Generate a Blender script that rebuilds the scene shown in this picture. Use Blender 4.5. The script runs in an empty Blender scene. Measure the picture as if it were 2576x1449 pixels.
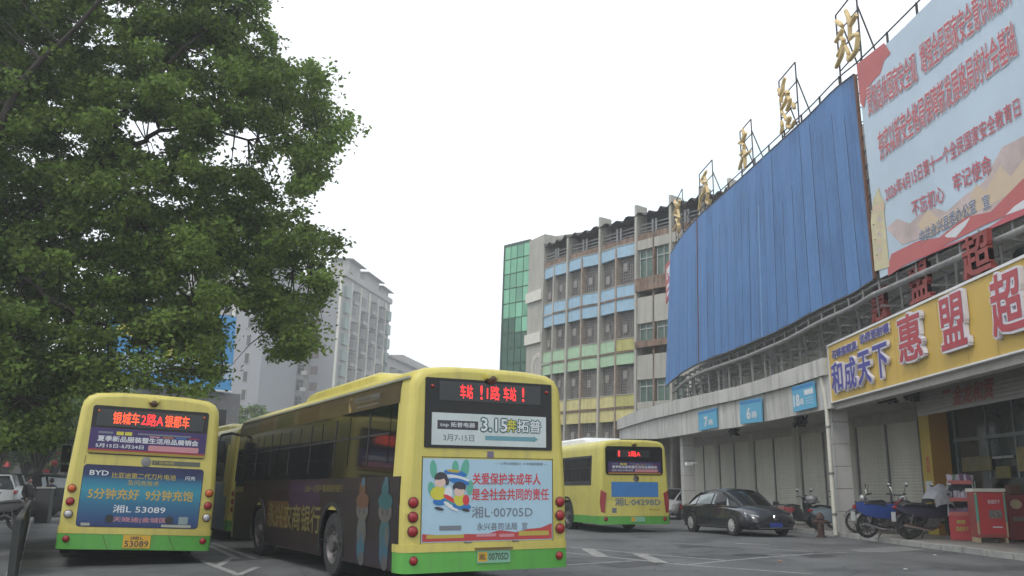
import bpy, bmesh, math, random
import numpy as np
from mathutils import Vector, Matrix
random.seed(7); np.random.seed(7)
S = bpy.context.scene
C = S.collection

# ------------------------------------------------------------------ camera, sky, sun, exposure
CAM_H = 1.3
VEIL_HAZE = .0016
F_PX, W_PX, H_PX = 2270.0, 2576.0, 1449.0
PITCH = math.atan(510.6 / 2270); ROLL = math.atan(0.0052)
cd = bpy.data.cameras.new('camera'); cam = bpy.data.objects.new('camera', cd); C.objects.link(cam)
cd.sensor_width = 36; cd.lens = 36 * F_PX / W_PX; cd.clip_start = 0.05; cd.clip_end = 3000
fw = Vector((0, math.cos(PITCH), math.sin(PITCH))); up0 = Vector((0, -math.sin(PITCH), math.cos(PITCH)))
rt0 = Vector((1, 0, 0))
RT = rt0 * math.cos(ROLL) + up0 * math.sin(ROLL); UP = up0 * math.cos(ROLL) - rt0 * math.sin(ROLL)
m = Matrix((RT, UP, -fw)).transposed().to_4x4(); m.translation = (0, 0, CAM_H); cam.matrix_world = m
S.camera = cam

SUN_EL, SUN_AZ = math.radians(58), math.radians(215)   # direction the light comes from, azimuth from +Y clockwise
w = bpy.data.worlds.new("World"); S.world = w; w.use_nodes = True
nt = w.node_tree; nt.nodes.clear(); N = nt.nodes.new; Lk = nt.links.new
out = N('ShaderNodeOutputWorld'); add = N('ShaderNodeAddShader')
bg1 = N('ShaderNodeBackground'); bg2 = N('ShaderNodeBackground')
sky = N('ShaderNodeTexSky'); sky.sky_type = 'NISHITA'; sky.sun_disc = False
sky.sun_elevation = SUN_EL; sky.sun_rotation = SUN_AZ
Lk(sky.outputs[0], bg1.inputs[0]); bg1.inputs[1].default_value = 0.05
tc = N('ShaderNodeTexCoord'); mp = N('ShaderNodeMapping'); mp.inputs['Scale'].default_value = (1, 1, 2.2)
mp.inputs['Location'].default_value = (0.35, 0.1, 0.2)
nz = N('ShaderNodeTexNoise'); nz.inputs['Scale'].default_value = 2.1; nz.inputs['Detail'].default_value = 5
rp = N('ShaderNodeValToRGB'); rp.color_ramp.elements[0].position = .38; rp.color_ramp.elements[0].color = (.74, .89, .94, 1)
rp.color_ramp.elements[1].position = .50; rp.color_ramp.elements[1].color = (1, .995, 1, 1)
Lk(tc.outputs['Generated'], mp.inputs[0]); Lk(mp.outputs[0], nz.inputs['Vector']); Lk(nz.outputs[0], rp.inputs[0])
Lk(rp.outputs[0], bg2.inputs[0]); bg2.inputs[1].default_value = 1.2
Lk(bg1.outputs[0], add.inputs[0]); Lk(bg2.outputs[0], add.inputs[1]); Lk(add.outputs[0], out.inputs[0])
sd = bpy.data.lights.new('sun', 'SUN'); so = bpy.data.objects.new('sun', sd); C.objects.link(so)
sd.energy = 1.4; sd.angle = math.radians(14); sd.color = (1, .96, .9)
sdir = Vector((math.sin(SUN_AZ) * math.cos(SUN_EL), math.cos(SUN_AZ) * math.cos(SUN_EL), math.sin(SUN_EL)))
so.rotation_euler = sdir.to_track_quat('Z', 'Y').to_euler()
S.view_settings.view_transform = 'Standard'; S.view_settings.look = 'None'
S.view_settings.exposure = 0; S.view_settings.gamma = 1; S.view_settings.use_curve_mapping = False
S.cycles.max_bounces = 5; S.cycles.diffuse_bounces = 3; S.cycles.transparent_max_bounces = 6
S.cycles.use_denoising = True; S.cycles.volume_bounces = 1

# ------------------------------------------------------------------ surveying: a sight line from the camera to a known distance
def ray(x, y):
    return fw + RT * ((x - W_PX / 2) / F_PX) + UP * ((H_PX / 2 - y) / F_PX)
CP = Vector((0, 0, CAM_H))
def atY(x, y, Y): r = ray(x, y); return CP + r * (Y / r.y)
def atX(x, y, X): r = ray(x, y); return CP + r * (X / r.x)
def atZ(x, y, Z=0.0): r = ray(x, y); return CP + r * ((Z - CAM_H) / r.z)
def onplane(x, y, O, n): r = ray(x, y); return CP + r * ((O - CP).dot(n) / r.dot(n))
def lerp(a, b, t): return a + (b - a) * t
def interp(tab, x, k=1):
    for p, q in zip(tab, tab[1:]):
        if (p[0] <= x <= q[0]) or (p[0] >= x >= q[0]):
            t = (x - p[0]) / (q[0] - p[0]); return lerp(p[k], q[k], t)
    return tab[0][k] if abs(x - tab[0][0]) < abs(x - tab[-1][0]) else tab[-1][k]

# ------------------------------------------------------------------ materials
MATS = {}
def mat(name, col, rough=.6, metal=0, var=.12, vscale=3., bump=0, bscale=40., streak=0, spec=.5, emit=0, dirt=None, coat=0,
        trans=0, island=0, brick=None):
    if name in MATS: return MATS[name]
    M = bpy.data.materials.new(name); M.use_nodes = True; t = M.node_tree; b = t.nodes['Principled BSDF']
    b.inputs['Roughness'].default_value = rough; b.inputs['Metallic'].default_value = metal
    b.inputs['Specular IOR Level'].default_value = spec; b.inputs['Coat Weight'].default_value = coat
    n = t.nodes.new; l = t.links.new
    base = n('ShaderNodeRGB'); base.outputs[0].default_value = (*col, 1); cur = base.outputs[0]
    co = n('ShaderNodeTexCoord')
    if var:
        no = n('ShaderNodeTexNoise'); no.inputs['Scale'].default_value = vscale; no.inputs['Detail'].default_value = 6
        no.inputs['Roughness'].default_value = .65
        l(co.outputs['Object'], no.inputs['Vector'])
        mr = n('ShaderNodeMapRange'); mr.inputs[1].default_value = .3; mr.inputs[2].default_value = .7
        mr.inputs[3].default_value = 1 - var; mr.inputs[4].default_value = 1 + var * .6; l(no.outputs[0], mr.inputs[0])
        mx = n('ShaderNodeVectorMath'); mx.operation = 'SCALE'; l(cur, mx.inputs[0]); l(mr.outputs[0], mx.inputs['Scale']); cur = mx.outputs[0]
    if streak:
        mp = n('ShaderNodeMapping'); mp.inputs['Scale'].default_value = (2.2, 2.2, .12); l(co.outputs['Object'], mp.inputs[0])
        no = n('ShaderNodeTexNoise'); no.inputs['Scale'].default_value = 2.5; no.inputs['Detail'].default_value = 7; no.inputs['Roughness'].default_value = .7
        l(mp.outputs[0], no.inputs['Vector'])
        mr = n('ShaderNodeMapRange'); mr.inputs[1].default_value = .48; mr.inputs[2].default_value = .72
        mr.inputs[3].default_value = 0; mr.inputs[4].default_value = streak; l(no.outputs[0], mr.inputs[0])
        mx = n('ShaderNodeMix'); mx.data_type = 'RGBA'; l(mr.outputs[0], mx.inputs['Factor']); l(cur, mx.inputs['A'])
        mx.inputs['B'].default_value = (*(dirt or (.07, .06, .05)), 1); cur = mx.outputs['Result']
    if island:
        ge = n('ShaderNodeNewGeometry'); mr = n('ShaderNodeMapRange'); mr.inputs[3].default_value = 1 - island; mr.inputs[4].default_value = 1 + island
        l(ge.outputs['Random Per Island'], mr.inputs[0])
        mx = n('ShaderNodeVectorMath'); mx.operation = 'SCALE'; l(cur, mx.inputs[0]); l(mr.outputs[0], mx.inputs['Scale']); cur = mx.outputs[0]
    l(cur, b.inputs['Base Color'])
    if emit:
        l(base.outputs[0], b.inputs['Emission Color']); b.inputs['Emission Strength'].default_value = emit
    if bump:
        no = n('ShaderNodeTexNoise'); no.inputs['Scale'].default_value = bscale; no.inputs['Detail'].default_value = 4
        l(co.outputs['Object'], no.inputs['Vector']); bp = n('ShaderNodeBump'); bp.inputs['Strength'].default_value = bump
        bp.inputs['Distance'].default_value = .02; l(no.outputs[0], bp.inputs['Height']); l(bp.outputs[0], b.inputs['Normal'])
    if trans:
        tr = n('ShaderNodeBsdfTranslucent'); l(cur, tr.inputs[0]); mx = n('ShaderNodeMixShader'); mx.inputs[0].default_value = trans
        l(b.outputs[0], mx.inputs[1]); l(tr.outputs[0], mx.inputs[2]); l(mx.outputs[0], t.nodes['Material Output'].inputs[0])
    MATS[name] = M; return M

yellow = mat('bus_yellow_paint', (.55, .475, .115), .4, var=.10, vscale=1.5, streak=.38, dirt=(.25, .2, .1))
yellow2 = mat('bus_lemon_paint', (.58, .52, .12), .4, var=.08, vscale=1.5, streak=.3, dirt=(.25, .2, .1))
green = mat('bus_green_paint', (.10, .36, .06), .4, var=.12, vscale=2, streak=.25, dirt=(.08, .10, .05))
glass = mat('dark_glass', (.010, .011, .012), .07, var=0, spec=.28)
glass2 = mat('window_glass', (.05, .065, .06), .12, var=.3, vscale=.6)
black = mat('black_plastic', (.022, .023, .023), .5, var=.2)
rubber = mat('rubber', (.025, .025, .025), .85, var=.25, vscale=8, bump=.3)
rimm = mat('wheel_steel', (.14, .13, .13), .5, metal=.4, var=.3, vscale=9)
chassis = mat('chassis_black', (.012, .012, .012), .8, var=.3)
redlens = mat('red_lens', (.30, .018, .02), .25, var=.15, vscale=20)
orlens = mat('orange_lens', (.5, .11, .02), .25, var=.15, vscale=20)
clens = mat('clear_lens', (.45, .45, .45), .15, metal=.3, var=.15, vscale=20)
lensrim = mat('lens_rim', (.10, .03, .02), .5)
ledred = mat('led_red', (1, .035, .035), .5, var=0, emit=1.4)
ledor = mat('led_orange', (1, .10, .03), .5, var=0, emit=1.3)
ledback = mat('led_back', (.025, .028, .03), .3, var=0)
white = mat('white_paint', (.75, .75, .74), .5, var=.08)
cream = mat('cream_paint', (.62, .60, .52), .6)
chrome = mat('chrome', (.7, .7, .7), .15, metal=1, var=0)
grey = mat('grey_metal', (.22, .22, .22), .5, metal=.4, var=.25)
darkgrey = mat('dark_grey', (.07, .07, .07), .6)
def pm(name, c, r=.45): return mat(name, c, r, var=.05, vscale=5)
p_white = pm('print_white', (.62, .64, .66)); p_red = pm('print_red', (.55, .04, .05)); p_black = pm('print_black', (.04, .04, .05))
p_grey = pm('print_grey', (.16, .18, .21)); p_blue = pm('print_blue', (.02, .15, .42)); p_yel = pm('print_yellow', (.55, .50, .05))
p_navy = pm('print_navy', (.012, .02, .075)); p_purple = pm('print_purple', (.04, .02, .11)); p_sky = pm('print_sky', (.33, .54, .66))
p_gold = pm('print_gold', (.42, .33, .06)); p_teal = pm('print_teal', (.06, .25, .28)); p_pink = pm('print_pink', (.50, .22, .25))
p_skin = pm('print_skin', (.62, .45, .38)); p_leaf = pm('print_leaf', (.10, .36, .26)); p_dgold = pm('print_dull_gold', (.13, .11, .035))

# ------------------------------------------------------------------ mesh builder
def V(*a): return Vector(a)
class MB:
    def __init__(s): s.b = bmesh.new()
    def poly(s, pts):
        vs = [s.b.verts.new(p) for p in pts]
        try: s.b.faces.new(vs)
        except ValueError: pass
        return s
    def box(s, c, d, rot=None, bev=0):
        M = Matrix.Translation(c)
        if rot is not None: M = M @ (rot.to_4x4() if isinstance(rot, Matrix) else Matrix.Rotation(rot, 4, 'Z'))
        r = bmesh.ops.create_cube(s.b, size=1, matrix=M @ Matrix.Diagonal((*d, 1)))
        if bev:
            es = set(e for v in r['verts'] for e in v.link_edges)
            bmesh.ops.bevel(s.b, geom=list(es), offset=bev, segments=2, affect='EDGES', profile=.6)
        return s
    def box2(s, a, b, bev=0):
        a = Vector(a); b = Vector(b); return s.box((a + b) / 2, [abs(b[i] - a[i]) for i in range(3)], None, bev)
    def beam(s, p, q, w, h=None, up=V(0, 0, 1)):
        p = Vector(p); q = Vector(q); d = q - p; L = d.length
        if L < 1e-6: return s
        z = d / L; x = up.cross(z)
        if x.length < 1e-4: x = V(1, 0, 0).cross(z)
        x.normalize(); y = z.cross(x); M = Matrix((x, y, z)).transposed().to_4x4(); M.translation = (p + q) / 2
        bmesh.ops.create_cube(s.b, size=1, matrix=M @ Matrix.Diagonal((w, h or w, L, 1))); return s
    def tube(s, pts, r, n=8, caps=True):
        pts = [Vector(p) for p in pts]; rs = r if isinstance(r, (list, tuple)) else [r] * len(pts); rings = []
        for i, p in enumerate(pts):
            d = (pts[min(i + 1, len(pts) - 1)] - pts[max(i - 1, 0)]).normalized()
            a = d.cross(V(0, 0, 1)); a = a if a.length > .05 else d.cross(V(1, 0, 0)); a.normalize(); b = d.cross(a)
            rings.append([s.b.verts.new(p + (a * math.cos(2 * math.pi * k / n) + b * math.sin(2 * math.pi * k / n)) * rs[i]) for k in range(n)])
        for A, B in zip(rings, rings[1:]):
            for k in range(n): s.b.faces.new((A[k], A[(k + 1) % n], B[(k + 1) % n], B[k]))
        if caps:
            s.b.faces.new(rings[0][::-1]); s.b.faces.new(rings[-1])
        return s
    def loft(s, secs, closed=False, caps=False):
        R = [[s.b.verts.new(p) for p in q] for q in secs]; n = len(R[0])
        for A, B in zip(R, R[1:]):
            for k in range(n if closed else n - 1): s.b.faces.new((A[k], A[(k + 1) % n], B[(k + 1) % n], B[k]))
        if caps: s.b.faces.new(R[0][::-1]); s.b.faces.new(R[-1])
        return s
    def prism(s, pts, d):
        d = Vector(d); pts = [Vector(p) for p in pts]
        return s.loft([pts, [p + d for p in pts]], True, True)
    def lathe(s, prof, c, axis, n=20):
        axis = Vector(axis).normalized(); a = axis.orthogonal().normalized(); b = axis.cross(a); c = Vector(c); R = []
        for r, h in prof:
            R.append([c + axis * h + (a * math.cos(2 * math.pi * k / n) + b * math.sin(2 * math.pi * k / n)) * max(r, 1e-4) for k in range(n)])
        return s.loft(R, True)
    def ball(s, c, r, sc=(1, 1, 1), sub=2, rot=None):
        M = Matrix.Translation(c)
        if rot is not None: M = M @ rot.to_4x4()
        bmesh.ops.create_icosphere(s.b, subdivisions=sub, radius=r, matrix=M @ Matrix.Diagonal((*sc, 1))); return s
    def mesh(s, name, mt, smooth=None):
        bmesh.ops.recalc_face_normals(s.b, faces=s.b.faces)
        me = bpy.data.meshes.new(name); s.b.to_mesh(me); s.b.free(); me.materials.append(mt)
        if smooth is not None:
            me.shade_smooth(); me.set_sharp_from_angle(angle=math.radians(smooth))
        return me
    def build(s, name, mt, parent=None, smooth=None, **kw):
        return link(name, s.mesh(name, mt, smooth), parent, **kw)
def link(name, me, parent=None, label=None, kind=None):
    o = bpy.data.objects.new(name, me); C.objects.link(o)
    if parent is not None:
        o.parent = parent
        rr = root_of(parent)
        if rr.get('_w') and parent is rr: o.matrix_parent_inverse = rr.matrix_basis.inverted()
    if label: o['label'] = label
    if kind: o['kind'] = kind
    return o
def root_of(o):
    while o.parent: o = o.parent
    return o
WORLDROOTS = []
def thing(name, label, cat, loc=(0, 0, 0), rz=0, group=None, world=False, rot=None):
    o = bpy.data.objects.new(name, None); C.objects.link(o); o.empty_display_size = .3
    o.location = loc; o.rotation_euler = rot or (0, 0, rz); o['label'] = label; o['category'] = cat
    if group: o['group'] = group
    if world: o['_w'] = 1; WORLDROOTS.append(o)
    return o
def tag(o, label, cat, group=None):
    o['label'] = label; o['category'] = cat
    if group: o['group'] = group
    return o
def copy_tree(o, parent=None):
    c = o.copy(); C.objects.link(c)
    if parent is not None: c.parent = parent
    for ch in list(o.children): copy_tree(ch, c)
    return c

# ------------------------------------------------------------------ text
_tc = bpy.data.curves.new('text_source', 'FONT'); _to = bpy.data.objects.new('text_source', _tc); C.objects.link(_to)
_tcache = {}
def text_data(s, bold=0, ext=0, res=2, shear=0, space=1):
    k = (s, bold, ext, res, shear, space)
    if k in _tcache: return _tcache[k]
    _tc.body = s; _tc.offset = bold; _tc.extrude = ext; _tc.resolution_u = res; _tc.shear = shear; _tc.space_character = space
    bpy.context.view_layer.update(); dg = bpy.context.evaluated_depsgraph_get()
    me = bpy.data.meshes.new_from_object(_to.evaluated_get(dg))
    vs = [v.co.copy() for v in me.vertices]; fs = [tuple(p.vertices) for p in me.polygons]; bpy.data.meshes.remove(me)
    _tcache[k] = (vs, fs); return _tcache[k]
class Frame:
    def __init__(s, O, U, Vv, Nn): s.O = Vector(O); s.U = Vector(U).normalized(); s.V = Vector(Vv).normalized(); s.N = Vector(Nn).normalized()
    def p(s, u, v, n=0): return s.O + s.U * u + s.V * v + s.N * n
    def uv(s, P): d = P - s.O; return d.dot(s.U), d.dot(s.V)
def text(s, fr, u, v, w, h, mt, parent, name='lettering', bold=0.012, depth=0, n=.004, res=2, shear=0, link_it=True, align='c', space=1, slope=0, **kw):
    ref, _ = text_data(s, 0, 0, res, shear, space)
    vs, fs = text_data(s, 0, .5 if depth else 0, res, shear, space)
    x0 = min(p.x for p in ref); x1 = max(p.x for p in ref); y0 = min(p.y for p in ref); y1 = max(p.y for p in ref)
    sy = h / (y1 - y0); sx = w / (x1 - x0) if w else sy
    if align == 'l': u = u + (x1 - x0) * sx / 2
    cx, cy = (x0 + x1) / 2, (y0 + y1) / 2
    c_ = bold * .72; offs = [(c_, c_), (-c_, c_), (c_, -c_), (-c_, -c_)] if bold else [(0, 0)]
    if bold > .03: offs += [(bold, 0), (-bold, 0), (0, bold), (0, -bold)]
    VV, FF = [], []; st_ = .0012 if depth else .0003; g = 1 if w is None else 1
    for k, (ox, oy) in enumerate(offs):
        b0 = len(VV); e = n + k * st_
        VV += [fr.p(u + (p.x - cx + ox * g) * sx, v + (p.y - cy + oy) * sy + slope * (p.x - cx) * sx, e + (p.z + .5) * depth if depth else e) for p in vs]
        FF += [tuple(i + b0 for i in f) for f in fs]
    me = bpy.data.meshes.new(name); me.from_pydata(VV, [], FF)
    me.materials.append(mt); me.update()
    return link(name, me, parent, **kw)
def rect(fr, u0, u1, v0, v1, mt, parent, name, n=.002, d=0, **kw):
    mb = MB(); a = [fr.p(u0, v0, n), fr.p(u1, v0, n), fr.p(u1, v1, n), fr.p(u0, v1, n)]
    if d: mb.prism(a, fr.N * d)
    else: mb.poly(a)
    return mb.build(name, mt, parent, **kw)
def shape(fr, pts, mt, parent, name, n=.003, **kw):
    return MB().poly([fr.p(u, v, n) for u, v in pts]).build(name, mt, parent, **kw)
def rrect(fr, u0, u1, v0, v1, r, mt, parent, name, n=.002, d=0, k=4, **kw):
    pts = []
    for cx, cy, a0 in ((u1 - r, v1 - r, 0), (u0 + r, v1 - r, 90), (u0 + r, v0 + r, 180), (u1 - r, v0 + r, 270)):
        for i in range(k + 1):
            a = math.radians(a0 + 90 * i / k); pts.append(fr.p(cx + r * math.cos(a), cy + r * math.sin(a), n))
    mb = MB(); mb.prism(pts, fr.N * d) if d else mb.poly(pts)
    return mb.build(name, mt, parent, **kw)

# ------------------------------------------------------------------ ground
asph = mat('asphalt', (.098, .102, .103), .8, var=.22, vscale=.5, bump=.35, bscale=60)
def asphalt_detail():
    t = asph.node_tree; b = t.nodes['Principled BSDF']; src = b.inputs['Base Color'].links[0].from_socket
    co = t.nodes.new('ShaderNodeTexCoord'); no = t.nodes.new('ShaderNodeTexNoise'); no.inputs['Scale'].default_value = 25; no.inputs['Detail'].default_value = 8
    t.links.new(co.outputs['Object'], no.inputs['Vector'])
    mp = t.nodes.new('ShaderNodeMapping'); mp.inputs['Scale'].default_value = (.5, .08, 1); mp.inputs['Rotation'].default_value = (0, 0, .4)
    n2 = t.nodes.new('ShaderNodeTexNoise'); n2.inputs['Scale'].default_value = 1.6; n2.inputs['Detail'].default_value = 4
    t.links.new(co.outputs['Object'], mp.inputs[0]); t.links.new(mp.outputs[0], n2.inputs['Vector'])
    a = t.nodes.new('ShaderNodeMath'); a.operation = 'ADD'; t.links.new(no.outputs[0], a.inputs[0]); t.links.new(n2.outputs[0], a.inputs[1])
    mr = t.nodes.new('ShaderNodeMapRange'); mr.inputs[1].default_value = .75; mr.inputs[2].default_value = 1.25; mr.inputs[3].default_value = .78; mr.inputs[4].default_value = 1.28
    t.links.new(a.outputs[0], mr.inputs[0]); mx = t.nodes.new('ShaderNodeVectorMath'); mx.operation = 'SCALE'
    t.links.new(src, mx.inputs[0]); t.links.new(mr.outputs[0], mx.inputs['Scale'])
    vo = t.nodes.new('ShaderNodeTexVoronoi'); vo.feature = 'DISTANCE_TO_EDGE'; vo.inputs['Scale'].default_value = .32
    dn = t.nodes.new('ShaderNodeTexNoise'); dn.inputs['Scale'].default_value = 1.3; dn.inputs['Detail'].default_value = 6
    va = t.nodes.new('ShaderNodeVectorMath'); va.operation = 'ADD'; t.links.new(co.outputs['Object'], va.inputs[0]); t.links.new(co.outputs['Object'], dn.inputs['Vector'])
    sc = t.nodes.new('ShaderNodeVectorMath'); sc.operation = 'SCALE'; sc.inputs['Scale'].default_value = 1.6; t.links.new(dn.outputs['Color'], sc.inputs[0]); t.links.new(sc.outputs[0], va.inputs[1]); t.links.new(va.outputs[0], vo.inputs['Vector'])
    cm = t.nodes.new('ShaderNodeMapRange'); cm.inputs[1].default_value = 0; cm.inputs[2].default_value = .018; cm.inputs[3].default_value = .55; cm.inputs[4].default_value = 1; t.links.new(vo.outputs['Distance'], cm.inputs[0])
    m2 = t.nodes.new('ShaderNodeVectorMath'); m2.operation = 'SCALE'; t.links.new(mx.outputs[0], m2.inputs[0]); t.links.new(cm.outputs[0], m2.inputs['Scale'])
    on = t.nodes.new('ShaderNodeTexNoise'); on.inputs['Scale'].default_value = .45; on.inputs['Detail'].default_value = 5; t.links.new(co.outputs['Object'], on.inputs['Vector'])
    om = t.nodes.new('ShaderNodeMapRange'); om.inputs[1].default_value = .52; om.inputs[2].default_value = .62; om.inputs[3].default_value = 1; om.inputs[4].default_value = .62; t.links.new(on.outputs[0], om.inputs[0])
    m3 = t.nodes.new('ShaderNodeVectorMath'); m3.operation = 'SCALE'; t.links.new(m2.outputs[0], m3.inputs[0]); t.links.new(om.outputs[0], m3.inputs['Scale']); t.links.new(m3.outputs[0], b.inputs['Base Color'])
asphalt_detail()
MB().poly([(-500, -150, 0), (500, -150, 0), (500, 900, 0), (-500, 900, 0)]).build('road', asph, kind='structure')
pave = mat('pavement_stone', (.20, .185, .17), .8, var=.25, vscale=1.5, bump=.3, streak=0)
kerbm = mat('kerb_stone', (.33, .33, .31), .8, var=.3, vscale=3, bump=.3)
KERB = [(10.5, 8), (10.2, 18), (10.05, 23), (9.95, 27.9), (9.6, 32), (9.1, 38), (8.6, 46), (8.3, 60)]
mb = MB(); mb.loft([[V(x + .2, y, .12), V(40, y, .12)] for x, y in KERB]); mb.build('pavement', pave, kind='structure')
mb = MB()
for (x, y), (x2, y2) in zip(KERB, KERB[1:]):
    n = max(1, int((y2 - y) / 1.0))
    for i in range(n):
        t0, t1 = i / n, (i + 1) / n - .012
        a = V(lerp(x, x2, t0), lerp(y, y2, t0), 0); b = V(lerp(x, x2, t1), lerp(y, y2, t1), 0); j = random.uniform(-.008, .008)
        mb.prism([a + V(j, 0, 0), b + V(j, 0, 0), b + V(.2, 0, 0), a + V(.2, 0, 0)], (0, 0, .125 + j))
mb.build('kerb', kerbm, kind='structure')
# painted lines
paint = mat('road_paint', (.27, .27, .26), .8, var=.5, vscale=5)
def line(pxs, wd, z=.004):
    P = [atZ(*p) for p in pxs]; m_ = MB()
    for a, b in zip(P, P[1:]):
        d = (b - a).normalized(); s_ = V(-d.y, d.x, 0) * wd / 2
        m_.poly([a - s_ + V(0, 0, z), b - s_ + V(0, 0, z), b + s_ + V(0, 0, z), a + s_ + V(0, 0, z)])
    return m_.build('painted_line', paint, kind='structure')
def z4(x, y): return (1395 + x / 3.54, 1040 + y / 3.54)
def z1(x, y): return (x / 2.842, 939 + y / 2.842)
zz = .004
for pts, wd in (([z4(130, 1190), z4(820, 1255), z4(1540, 1312)], .12), ([z4(100, 1240), z4(1180, 1352), z4(2300, 1432)], .13),
                ([z4(100, 1352), z4(740, 1312)], .12), ([z4(1180, 1352), z4(1540, 1312), z4(2300, 1250), z4(2600, 1240)], .12),
                ([z4(1060, 1158), z4(2300, 1232)], .12), ([z4(290, 1208), z4(430, 1282)], .28), ([z4(745, 1250), z4(950, 1332)], .28),
                ([z1(1520, 1215), z1(1830, 1330)], .13), ([z1(1430, 1340), z1(1720, 1449)], .13), ([z1(1550, 1385), z1(1665, 1318)], .13),
                ([z1(1440, 1210), z1(1620, 1290), z1(1700, 1330)], .13), ([z1(1690, 1449), z1(1840, 1390)], .13),
                ([(1850, 1368), (1935, 1371)], .25), ([z4(1840, 1118), z4(2040, 1118)], .1), ([(30, 1449), (66, 1330), (84, 1290)], .18)):
    line(pts, wd, zz); zz += .0004
P = [atZ(*p) + V(0, 0, .005) for p in ((2135, 1383), (2235, 1376), (2275, 1376), (2330, 1383), (2235, 1391), (2160, 1389))]
MB().poly(P).build('road_patch', mat('patch_concrete', (.17, .17, .165), .9, var=.25), kind='structure')
tar = mat('tar_patch', (.045, .046, .047), .7, var=.3, vscale=2)
for pts in (((1500, 1420), (1640, 1408), (1700, 1416), (1560, 1430)), ((2000, 1392), (2060, 1388), (2110, 1400), (2040, 1404)), ((1700, 1372), (1790, 1370), (1800, 1376), (1715, 1379))):
    MB().poly([atZ(*p) + V(0, 0, .0032) for p in pts]).build('road_patch', tar, kind='structure')
p = atZ(1885, 1396); MB().lathe([(0, .006), (.33, .006), (.36, .004)], p, (0, 0, 1), 28).build('drain_cover', mat('cast_iron', (.05, .05, .05), .6, metal=.4, var=.4, vscale=25), kind='structure')
for k, (x, y, mt_) in enumerate(((1962, 1413, 'leaf_orange'), (2278, 1434, 'paper'), (2545, 1391, 'paper'), (2352, 1398, 'paper'))):
    p = atZ(x, y); mb = MB().ball(p + V(0, 0, .015), .035, (1.3, .8, .35), 1)
    tag(mb.build('litter_scrap', mat(mt_, (.45, .22, .12) if k == 0 else (.5, .5, .5), .8)),
        ['small orange scrap lying on the asphalt before the black car', 'pale paper scrap on the asphalt near the bottom edge',
         'pale scrap on the asphalt close to the right picture edge', 'pale scrap lying by the kerb below the parked motorcycles'][k], 'litter')

# ------------------------------------------------------------------ wheels
def wheel(parent, c, r, wdt, axis=(1, 0, 0), side=1, bus=True, rim_mat=None):
    w_ = MB().lathe([(r * .62, -wdt / 2), (r * .95, -wdt / 2), (r, -wdt / 2 + .03), (r, wdt / 2 - .03), (r * .95, wdt / 2), (r * .62, wdt / 2)], c, axis, 28).build('wheel', rubber, parent, smooth=35)
    m_ = MB(); h = side * wdt / 2; prof = [(r * .62, h), (r * .6, h - side * .03), (r * .42, h - side * .10), (r * .28, h - side * .06), (r * .26, h + side * .02), (0, h + side * .03)]
    m_.lathe(prof, c, axis, 24)
    if bus:
        for k in range(8):
            a = 2 * math.pi * k / 8; A = Vector(axis).orthogonal().normalized(); B = Vector(axis).cross(A)
            m_.ball(Vector(c) + Vector(axis) * (h - side * .035) + (A * math.cos(a) + B * math.sin(a)) * r * .35, .022, sub=1)
    else:
        A = Vector(axis).orthogonal().normalized(); B = Vector(axis).cross(A)
        for k in range(10):
            a = 2 * math.pi * k / 10; d = A * math.cos(a) + B * math.sin(a)
            m_.beam(Vector(c) + Vector(axis) * (h) + d * r * .1, Vector(c) + Vector(axis) * (h - side * .01) + d * r * .62, .045, .02, up=Vector(axis))
    m_.build('rim', rim_mat or rimm, w_, smooth=35)
    return w_

# ------------------------------------------------------------------ buses
REAR = Frame((0, 0, 0), (1, 0, 0), (0, 0, 1), (0, -1, 0))
def hw(z):
    return interp([(0, 1.25), (1.3, 1.25), (2.66, 1.175), (3, 1.1)], z)
LFT = Frame((-1.25, 0, 0), (0, -1, 0), (0, 0, 1), (-1, 0, 0))
class SideFrame(Frame):
    def __init__(s, side): s.side = side; s.U = V(0, side, 0)
    def p(s, u, v, n=0): return V(s.side * (hw(v) + n), u * s.side, v)   # u runs to the viewer's right
    N = V(0, 0, 0)
LS = SideFrame(-1); RS = SideFrame(1)
def sidequad(side, y0, y1, z0, z1, mt, parent, name, n=.004, th=0, **kw):
    m_ = MB(); zs = [z0] + [z for z in (1.3, 2.66) if z0 < z < z1] + [z1]
    for a, b in zip(zs, zs[1:]):
        q = [V(side * (hw(z) + n), y, z) for y, z in ((y0, a), (y1, a), (y1, b), (y0, b))]
        if th: m_.prism(q, (side * th, 0, 0))
        else: m_.poly(q)
    return m_.build(name, mt, parent, **kw)
HALF = [(1.25, 1.0), (1.25, 1.3), (1.175, 2.66), (1.15, 2.78), (1.08, 2.88), (.95, 2.94), (.6, 2.975), (0, 2.985)]
def shell(L, mt, parent, ztop=0):
    full = [(x, z + (ztop if z > 2.5 else 0)) for x, z in HALF] + [(-x, z + (ztop if z > 2.5 else 0)) for x, z in HALF[-2::-1]]
    def sec(y, ins):
        return [V(x - math.copysign(min(ins, abs(x)), x) if x else 0, y, z - (ins * .8 if z > 2.7 else 0)) for x, z in full]
    secs = [sec(.0, .10), sec(.012, .055), sec(.05, .018), sec(.12, 0)] + [sec(y, 0) for y in (2, 4, 6, 8, L - .15)] + [sec(L - .05, .04), sec(L, .14)]
    m_ = MB(); m_.loft(secs); m_.poly(secs[0]); m_.poly(secs[-1])
    return m_.build('body', mt, parent, smooth=40)
def lowpart(z0, z1, mt, parent, name, rear=True, L=10.5, out_=0.0):
    pl = [(-1.25 - out_, .32), (-1.25 - out_, .11), (-1.225 - out_, .04), (-1.15, -out_), (1.15, -out_), (1.225 + out_, .04), (1.25 + out_, .11), (1.25 + out_, .32)]
    if not rear: pl = [(x, L - y) for x, y in pl]
    return MB().prism([V(x, y, z0) for x, y in pl], (0, 0, z1 - z0)).build(name, mt, parent, smooth=35)
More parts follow.
